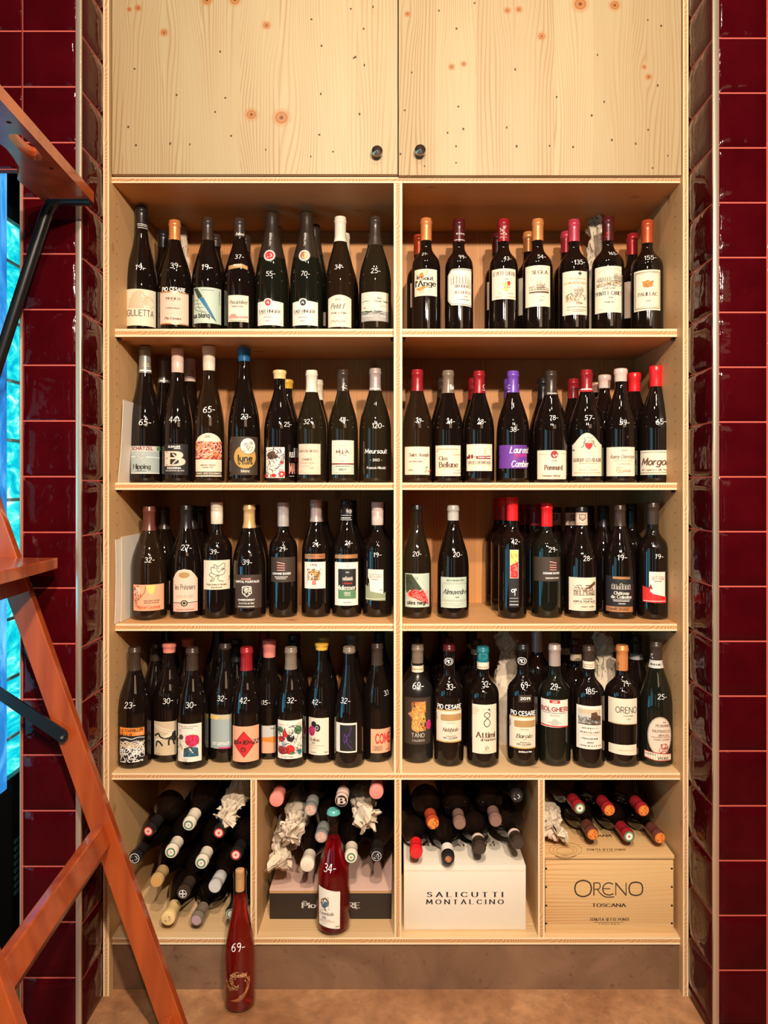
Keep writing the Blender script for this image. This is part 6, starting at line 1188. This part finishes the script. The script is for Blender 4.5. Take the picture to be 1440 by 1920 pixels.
def tissue_mesh(e, H, R, seed, flare, mirror=False):
    rn = random.Random(seed); pf = make_prof('burg', H-.015, R-.003, .016); n = 46; m = 46; v = []; f = []
    ph = [rn.uniform(0, 6.28) for _ in range(8)]; fr = [rn.randint(3, 9) for _ in range(8)]
    for i in range(m+1):
        z = H*i/m; base = pf(min(z, H-.02))+.002; tw = max(0, (z/H-.80)/.20); sh = max(0, min(1, (z/H-.35)/.4))
        if tw > 0: base = (base*(1-tw*.45)+(flare*.35+.003)*math.sin(PI*min(1, max(0, (tw-.15)/.85)))**.8) if tw < 1 else .004
        am = .35+sh*.9+tw*.8
        for j in range(n):
            a = 2*PI*j/n
            p = Vector((math.cos(a)*2.0, math.sin(a)*2.0, z*30+seed*7))
            w = (abs(noise.noise(p))-.2)*.011*am+(abs(noise.noise(p*2.1))-.2)*.007*am+(abs(noise.noise(p*4.3))-.2)*.003*am
            for k in range(3): w += .0014*(sh+.15)*math.sin(fr[k]*a+ph[k]+z*40*(k-1))
            r = max(base+w, .004)
            q_ = Vector((math.cos(a)*1.3, math.sin(a)*1.3, z*18+seed)); ox = tw*.016*noise.noise(q_) if tw else 0; oy = tw*.010*noise.noise(Vector((seed, z*22, 3.1))) if tw else 0
            q_ = Vector((r*math.sin(a)+oy, -r*math.cos(a)+oy*.6, z+ox))
            if sh > 0: q_ += noise.noise_vector(q_*38+Vector((seed, 0, 0)))*(.005*sh+.016*tw)+noise.noise_vector(q_*85+Vector((seed, 5, 0)))*(.003*sh+.006*tw)
            v.append((q_.x, q_.y, min(max(0, q_.z), H+.01)))
    for i in range(m):
        for j in range(n): f.append((i*n+j, i*n+(j+1) % n, (i+1)*n+(j+1) % n, (i+1)*n+j))
    f.append(tuple(reversed(range(n)))); c0 = len(v); v.append((0, 0, H)); f += [(m*n+j, m*n+(j+1) % n, c0) for j in range(n)]
    o = pyd('tissue_wrap', v, f, None, True, e, [M_tis]); smooth_obj(o, 22); return o
def ang_band(prof, z0, z1, a0, a1, col, e, name='paper_label'):
    v = []; f = []; nz = 5; na = 22
    for i in range(nz+1):
        z = z0+(z1-z0)*i/nz; r = prof(z)+.0005
        for j in range(na+1): a = a0+(a1-a0)*j/na; v.append((r*math.sin(a), -r*math.cos(a), z))
    for i in range(nz):
        for j in range(na): k = i*(na+1)+j; f.append((k, k+1, k+na+2, k+na+1))
    return pyd(name, v, f, None, True, e, [ink(col)])
for a in LY:
    tip = a['tip']; by = tip.y; 
    dx, dz = a['b'].x-tip.x, a['b'].y-tip.z; ln = a['H']; dy = math.sqrt(max(ln*ln-dx*dx-dz*dz, .01)); base = Vector((a['b'].x, tip.y+dy, a['b'].y))
    if base.y > YB-.006: base.y = YB-.006
    ax = (tip-base).normalized(); H = a['H']
    grp = 'bottles lying in the bottom compartments'
    e = empty('wrapped_bottle' if a['wrap'] else 'lying_wine_bottle', base, a['label'], 'wrapped bottle' if a['wrap'] else 'bottle', grp)
    e.rotation_mode = 'QUATERNION'; e.rotation_quaternion = ax.to_track_quat('Z', 'Y')
    if a['wrap']: tissue_mesh(e, H, a['R'], a['seed'], a['flare']); continue
    pf = make_prof(a['kind'], H, a['R']-.0004, .0138)
    body(H, a['R']-.0004, pf, G[a['glass']], e); cp = capsule(H, H-a['cbot'], .0138, a['cap'][0], capm(a['cap'][1], a['cap'][0]), e, pf)
    if a['disc']:
        sh = Sheet(Disc(H, None), (0, 0, 1)); ep = .0006
        for d in a['disc']:
            if d[0] == 's': sh.item(('X', -d[3], -d[3], d[3], d[3], d[1]+3, d[3]*.16, d[2], 5), ep)
            elif d[0] == '+': sh.item(('L', [(-d[3], 0), (d[3], 0)], .0026, d[2]), ep); sh.item(('L', [(0, -d[3]), (0, d[3])], .0026, d[2]), ep)
            elif d[0] == 'B': sh.item(T('B', 0, 0, d[3]*.9, d[3], d[2], 'x'), ep)
            else: sh.item(('E', 0, 0, d[1], d[1], d[0]), ep)
            ep += .00012
        sh.build('cap_end_print', cp)
    if a['paper']:
        z0, z1, c_, w = a['paper']; up = e.rotation_quaternion.inverted() @ Vector((0, -.4, 1)); a_ = math.atan2(up.x, -up.y); ang_band(pf, z0, z1, a_-w, a_+w, c_, e)
    if a['collar']:
        z0, z1, c_ = a['collar']; v, f = lathe([(pf(H-z1)+.0018, H-z1), (pf(H-z0)+.0018, H-z0)], 28, False, False); pyd('neck_band', v, f, None, True, e, [ink(c_)])
# ---------------------------------------------------------------- tissue wrapped bottles standing
def wraps(cr, c, top, label, Y, R=.040, seed=1, flare=.012):
    zs = ZB[cr[3]]; D = DC+Y; H = ZC-zs+(PY-(cr[1]+top/cr[2]))*D/F; X = (cr[0]+c/cr[2]-PX)*D/F
    e = empty('wrapped_bottle', (X, Y, zs), label, 'wrapped bottle', 'bottles wrapped in tissue standing on shelves'); tissue_mesh(e, H, R, seed, flare)
wraps(A1, 705, 278, 'bottle wrapped in crumpled beige tissue behind the copper-capped bottle, top shelf', .318, .036, 21)
wraps(A4, 590, 190, 'tall bottle wrapped in beige tissue behind the large chateau label bottle, top shelf', .262, .038, 22, .008)
wraps(D3, 1085, 22, 'bottle wrapped in brown tissue left of the 2019 tagged bottle, fourth shelf', .25, .042, 23, .03)
wraps(D4, 668, 48, 'bottle wrapped in beige tissue between the landscape label and copper cap, fourth shelf', .22, .040, 24, .02)
# ---------------------------------------------------------------- two rose bottles
def rose(cr, zs, base, top, xl, xr, kind, label, grp, wine, fill, Dset=None):
    q = cr[2]; Df = (ZC-zs)*F/(cr[1]+base/q-PY); hw = (xr-xl)/2/q; D = Df/(1-hw/F); Y = D-DC; R = hw*D/F; cxp = cr[0]+(xl+xr)/2/q; X = (cxp-PX)*D/F
    H = ZC-zs+(PY-(cr[1]+top/q))*D/F; e = empty('rose_wine_bottle', (X, Y, zs), label, 'bottle', grp, rz=-math.atan2(X, D))
    pf = make_prof(kind, H, R, .0145); body(H, R, pf, M_clear, e)
    zf = ZC-zs+(PY-(cr[1]+fill/q))*D/F
    rz = [(.004, .026), (R*.5, .016), (R*.80, .006), (R-.004, .010)]; z = .02
    while z < zf: rz.append((pf(z)-.0025, z)); z += .01
    rz.append((pf(zf)-.0025, zf)); v, f = lathe(rz, 40); w = pyd('wine', v, f, None, True, e, [wine]); smooth_obj(w, 60)
    return e, Bot(cxp, hw, Y, R, zs, pf), H, pf
RG = 'rose bottles standing in front'
e, mp, H, pf = rose(E2, ZBT, 1592, 380, 612, 930, 'als', 'rose wine bottle with turquoise crown cap priced 34, standing on the bottom shelf', 'rose bottles', M_rose, 645)
v, f = lathe([(.0150, H-.012)]+[(.0168, H-.011), (.0165, H-.008), (.0150, H-.003), (.012, H-.0003), (.001, H)], 42, False); o = pyd('crown_cap', v, f, None, True, e, [capm('crown', 'crown')]); smooth_obj(o)
sh = Sheet(mp, E2); sh.item(('P', [(612, 1115), (836, 1155), (832, 1500), (620, 1470)], 'white'), .0006); lb = sh.build('paper_label', e)
sh = Sheet(mp, E2); 
for i, it in enumerate([('E', 690, 1250, 40, 42, 'n', 8), ('P', [(675, 1265), (705, 1235), (722, 1250), (700, 1300), (680, 1300)], 'blue'), ('X', 645, 1200, 735, 1320, 26, 5, 'n', 96), T('Funambulle', 705, 1352, 140, 30, 'n', 'h'), T('2022', 688, 1386, 40, 18, 'k', 's'), ('D', 700, 1408, 90, 4, 'n'), ('D', 710, 1425, 150, 6, 'tan'), ('D', 690, 1440, 50, 3, 'n'), ('D', 680, 1475, 50, 4, 'n'), ('D', 806, 1476, 34, 9, 'n')]): sh.item(it, .0008+i*.00004)
sh.build('label_print', lb)
sh = Sheet(mp, E2); sh.item(T('34-', 735, 932, 108, 68, 'w', 'r'), .0008); sh.build('price_writing', e)
K = (380, 1600, 4.5, 'f')
e, mp, H, pf = rose(K, 0, 1382, 138, 183, 446, 'als', 'slim red wine bottle with bare cork and gold spiral print, standing on the floor', 'rose bottles', M_rose2, 358)
v, f = lathe([(.0105, H-.047), (.0105, H-.002), (.0102, H+.0005), (.0095, H+.001)], 24); o = pyd('cork', v, f, None, True, e, [M_cork]); smooth_obj(o)
v, f = lathe([(.0146, H-.016), (.0165, H-.014), (.0165, H-.008), (.0150, H-.006), (.0152, H-.002), (.0135, H-.0005)], 32, False, False); o = pyd('bottle_lip', v, f, None, True, e, [M_clear]); smooth_obj(o)
sh = Sheet(mp, K); sh.item(T('69-', 298, 792, 108, 66, 'w', 'r'), .0006); sh.build('price_writing', e)
sh = Sheet(mp, K)
for k in range(7):
    r0 = 16+k*13; a0 = .5+k*.5; pts = [(290+(r0+6*j/10)*math.cos(a0+j*.28)*.95, 1105+(r0+6*j/10)*1.05*math.sin(a0+j*.28)) for j in range(10+k)]
    for j in range(len(pts)-1):
        if (j+k) % 4 != 3: sh.item(('L', [pts[j], (pts[j][0]*.25+pts[j+1][0]*.75, pts[j][1]*.25+pts[j+1][1]*.75)], 5 if k % 2 else 8, 'tan'), .0005)
for k in range(4): sh.item(('L', [(370+k*9, 1060), (392+k*2, 1110), (380-k*6, 1170), (340-k*14, 1225), (290-k*18, 1250)], 4, 'cop', 1), .0006)
sh.item(T('LESS IS MORE', 305, 1035, 140, 22, 'peach', 'h'), .0007); sh.build('glass_print', e)
# ---------------------------------------------------------------- papers leaning on the left panel
M_pap = plain('white_paper', (.82, .74, .64), .7)
def sheetp(label, y0, y1, za, zb, xb, xt, name='paper_sheet', prints=()):
    n = 6; v = []; f = []
    for i in range(n+1):
        t_ = i/n; z = za+(zb-za)*t_; x = xb+(xt-xb)*t_+.002*math.sin(PI*t_)
        v += [(x, y0+.01*t_, z), (x-.0006+.0002, y1, z), (x+.0006, y1, z), (x+.0010, y0+.01*t_, z)]
    for i in range(n):
        k = 4*i
        for a, b in ((0, 1), (1, 2), (2, 3), (3, 0)): f.append((k+a, k+b, k+4+b, k+4+a))
    f += [(0, 3, 2, 1), (4*n, 4*n+1, 4*n+2, 4*n+3)]
    o = pyd(name, v, f, None, False, None, [M_pap]); tag(o, label, 'paper'); return o
z2 = ZS['s2'][1]; z3 = ZS['s3'][1]
o = sheetp('printed paper sheet leaning on left panel beside the silver label bottle', .046, .20, z2, z2+.203, x1+.003, x1+.012)
sheetp('narrow paper sheet standing upright at front of third shelf, left panel', .026, .19, z3+.001, z3+.203, x1+.0025, x1+.001)
sheetp('wide blank paper sheet leaning beside the peach label bottle, third shelf', .052, .24, z3+.001, z3+.208, x1+.007, x1+.005)
# ================================================================ step ladder
lad = empty('step_ladder', (-.55, -.42, 0), 'orange stained wooden step ladder with black tube frame, standing at left edge', 'ladder')
DF = 1.58; SKEW = -.0664
def LP(px, py, t=0.0, D=DF):
    """photo pixel on the far ladder plane, moved t metres towards the viewer along the ladder's own width axis"""
    x = (px-PX)*D/F; z = ZC+(PY-py)*D/F; return Vector((x-SKEW*t*0+.0664*t, D-DC-t, z))
def stile(t0, th):
    m = MB(); ys = -600; zfl = PY+ZC*F/DF
    def L(y): return 140.3+.356*(y-1480)
    pts = [(L(300), 300), (L(zfl), zfl), (L(zfl)+46.5, zfl), (L(300)+46.5, 300)]
    m.prism(pts, lambda x, y, d: LP(x, y, t0+d), th)
    ob = ploc(m, 'side_rail', M_lad, lad); bv = ob.modifiers.new('b', 'BEVEL'); bv.width = .002; bv.segments = 2; return ob
WD = .477
stile(-.024, .024); stile(WD-.0, .024)
m = MB(); m.prism([(96, 1045.5), (108.5, 1045.5), (108.5, 1066), (-115, 1066), (-115, 1045.5)], lambda x, y, d: LP(x, y, d), WD-.004)
ob = ploc(m, 'step', M_lad, lad); bv = ob.modifiers.new('b', 'BEVEL'); bv.width = .002; bv.segments = 2
m = MB(); m.prism([(40, 1067), (-8, 1067), (2, 1108), (54, 1108)], lambda x, y, d: LP(x, y, d), WD-.004); ploc(m, 'cross_bar', M_lad, lad)
for yy in (1545, 1903):
    dx = (yy-1545)*.3575
    m = MB(); m.prism([(176+dx, yy+4), (194.4+dx, yy), (207.8+dx, yy+36), (190+dx, yy+70), (166+dx, yy+56)], lambda x, y, d: LP(x, y, d), WD-.002)
    ob = ploc(m, 'cross_bar', M_lad, lad); bv = ob.modifiers.new('b', 'BEVEL'); bv.width = .0025; bv.segments = 2
# top plate with hand slot, waist and screw holes
zpl = ZC+.605
def PW(px, py, z=zpl): D = (z-ZC)*F/(PY-py); return ((px-PX)*D/F, D-DC)
def plate():
    c = Vector((-.700, -.425)); out = []
    far = [(-.654, -.165), (-.657, -.160), (-.662, -.158), (-.757, -.158), (-.757, -.27), (-.754, -.290), (-.738, -.315), (-.722, -.345), (-.712, -.385), (-.706, -.42)]
    # mirrored near half about the ladder's mid plane (skewed with it)
    near = [(x+.0664*(2*y+.84), -.84-y) for x, y in reversed(far)]
    out = far+near
    slot = []
    cx, cy, hl, hw_ = -.668, -.425, .052, .0155
    for k in range(24):
        a = 2*PI*k/24; sx = math.copysign(abs(math.cos(a))**.55, math.cos(a))*hw_; sy = math.copysign(abs(math.sin(a))**.7, math.sin(a))*hl
        slot.append((cx+sx-.0664*sy, cy+sy))
    holes_ = [[(hx+.0045*math.cos(2*PI*k/12), hy+.0045*math.sin(2*PI*k/12)) for k in range(12)] for hx, hy in ((-.664, -.338), (-.650, -.518))]
    from mathutils.geometry import delaunay_2d_cdt
    vs = []; es = []
    for loop in [out, slot]+holes_:
        k0 = len(vs); n = len(loop); vs += [Vector(q) for q in loop]; es += [(k0+i, k0+(i+1) % n) for i in range(n)]
    V, E_, Fc = delaunay_2d_cdt(vs, es, [], 0, 1e-6)[:3]
    def inside(pt, lp):
        c = False
        for a, b in zip(lp, lp[1:]+lp[:1]):
            if (a[1] > pt[1]) != (b[1] > pt[1]) and pt[0] < (b[0]-a[0])*(pt[1]-a[1])/(b[1]-a[1])+a[0]: c = not c
        return c
    bm = bmesh.new(); bv_ = [bm.verts.new((q[0], q[1], zpl)) for q in V]
    for f in Fc:
        m_ = sum((V[i] for i in f), Vector((0, 0)))/len(f)
        if inside(m_, out) and not any(inside(m_, h) for h in [slot]+holes_): bm.faces.new([bv_[i] for i in f])
    r = bmesh.ops.extrude_face_region(bm, geom=bm.faces[:])
    for v in r['geom']:
        if isinstance(v, bmesh.types.BMVert): v.co.z += .024
    bmesh.ops.recalc_face_normals(bm, faces=bm.faces[:])
    m = MB(); m.bm(bm); ob = ploc(m, 'top_plate', M_lad, lad); return ob
plate()
def tube(t0):
    q = []
    for x, y in [(172, 377), (150, 377), (122, 377), (108, 379), (98, 386), (91, 398), (84, 418), (0, 679), (-200, 1300), (-416, 1965)]: q.append(LP(x, y, t0))
    m = MB(); m.tube(q, .0125, 16); ploc(m, 'tube_leg', M_blk, lad, smooth=True)
tube(.006); tube(WD-.04)
for t0 in (.008, WD-.012):
    m = MB(); m.prism([(-168, 1190), (-160, 1178), (128, 1366.5), (131, 1374), (130, 1381), (124, 1388), (116, 1388)], lambda x, y, d: LP(x, y, t0+d), .005); ploc(m, 'brace_bar', M_blk, lad)
    m = MB(); c = LP(122, 1378, t0+.006); m.tube([c, c+Vector((0, -.004, 0))], .0032, 12); ploc(m, 'bolt', plain('bolt_steel', (.5, .45, .4), .3, .9), lad)
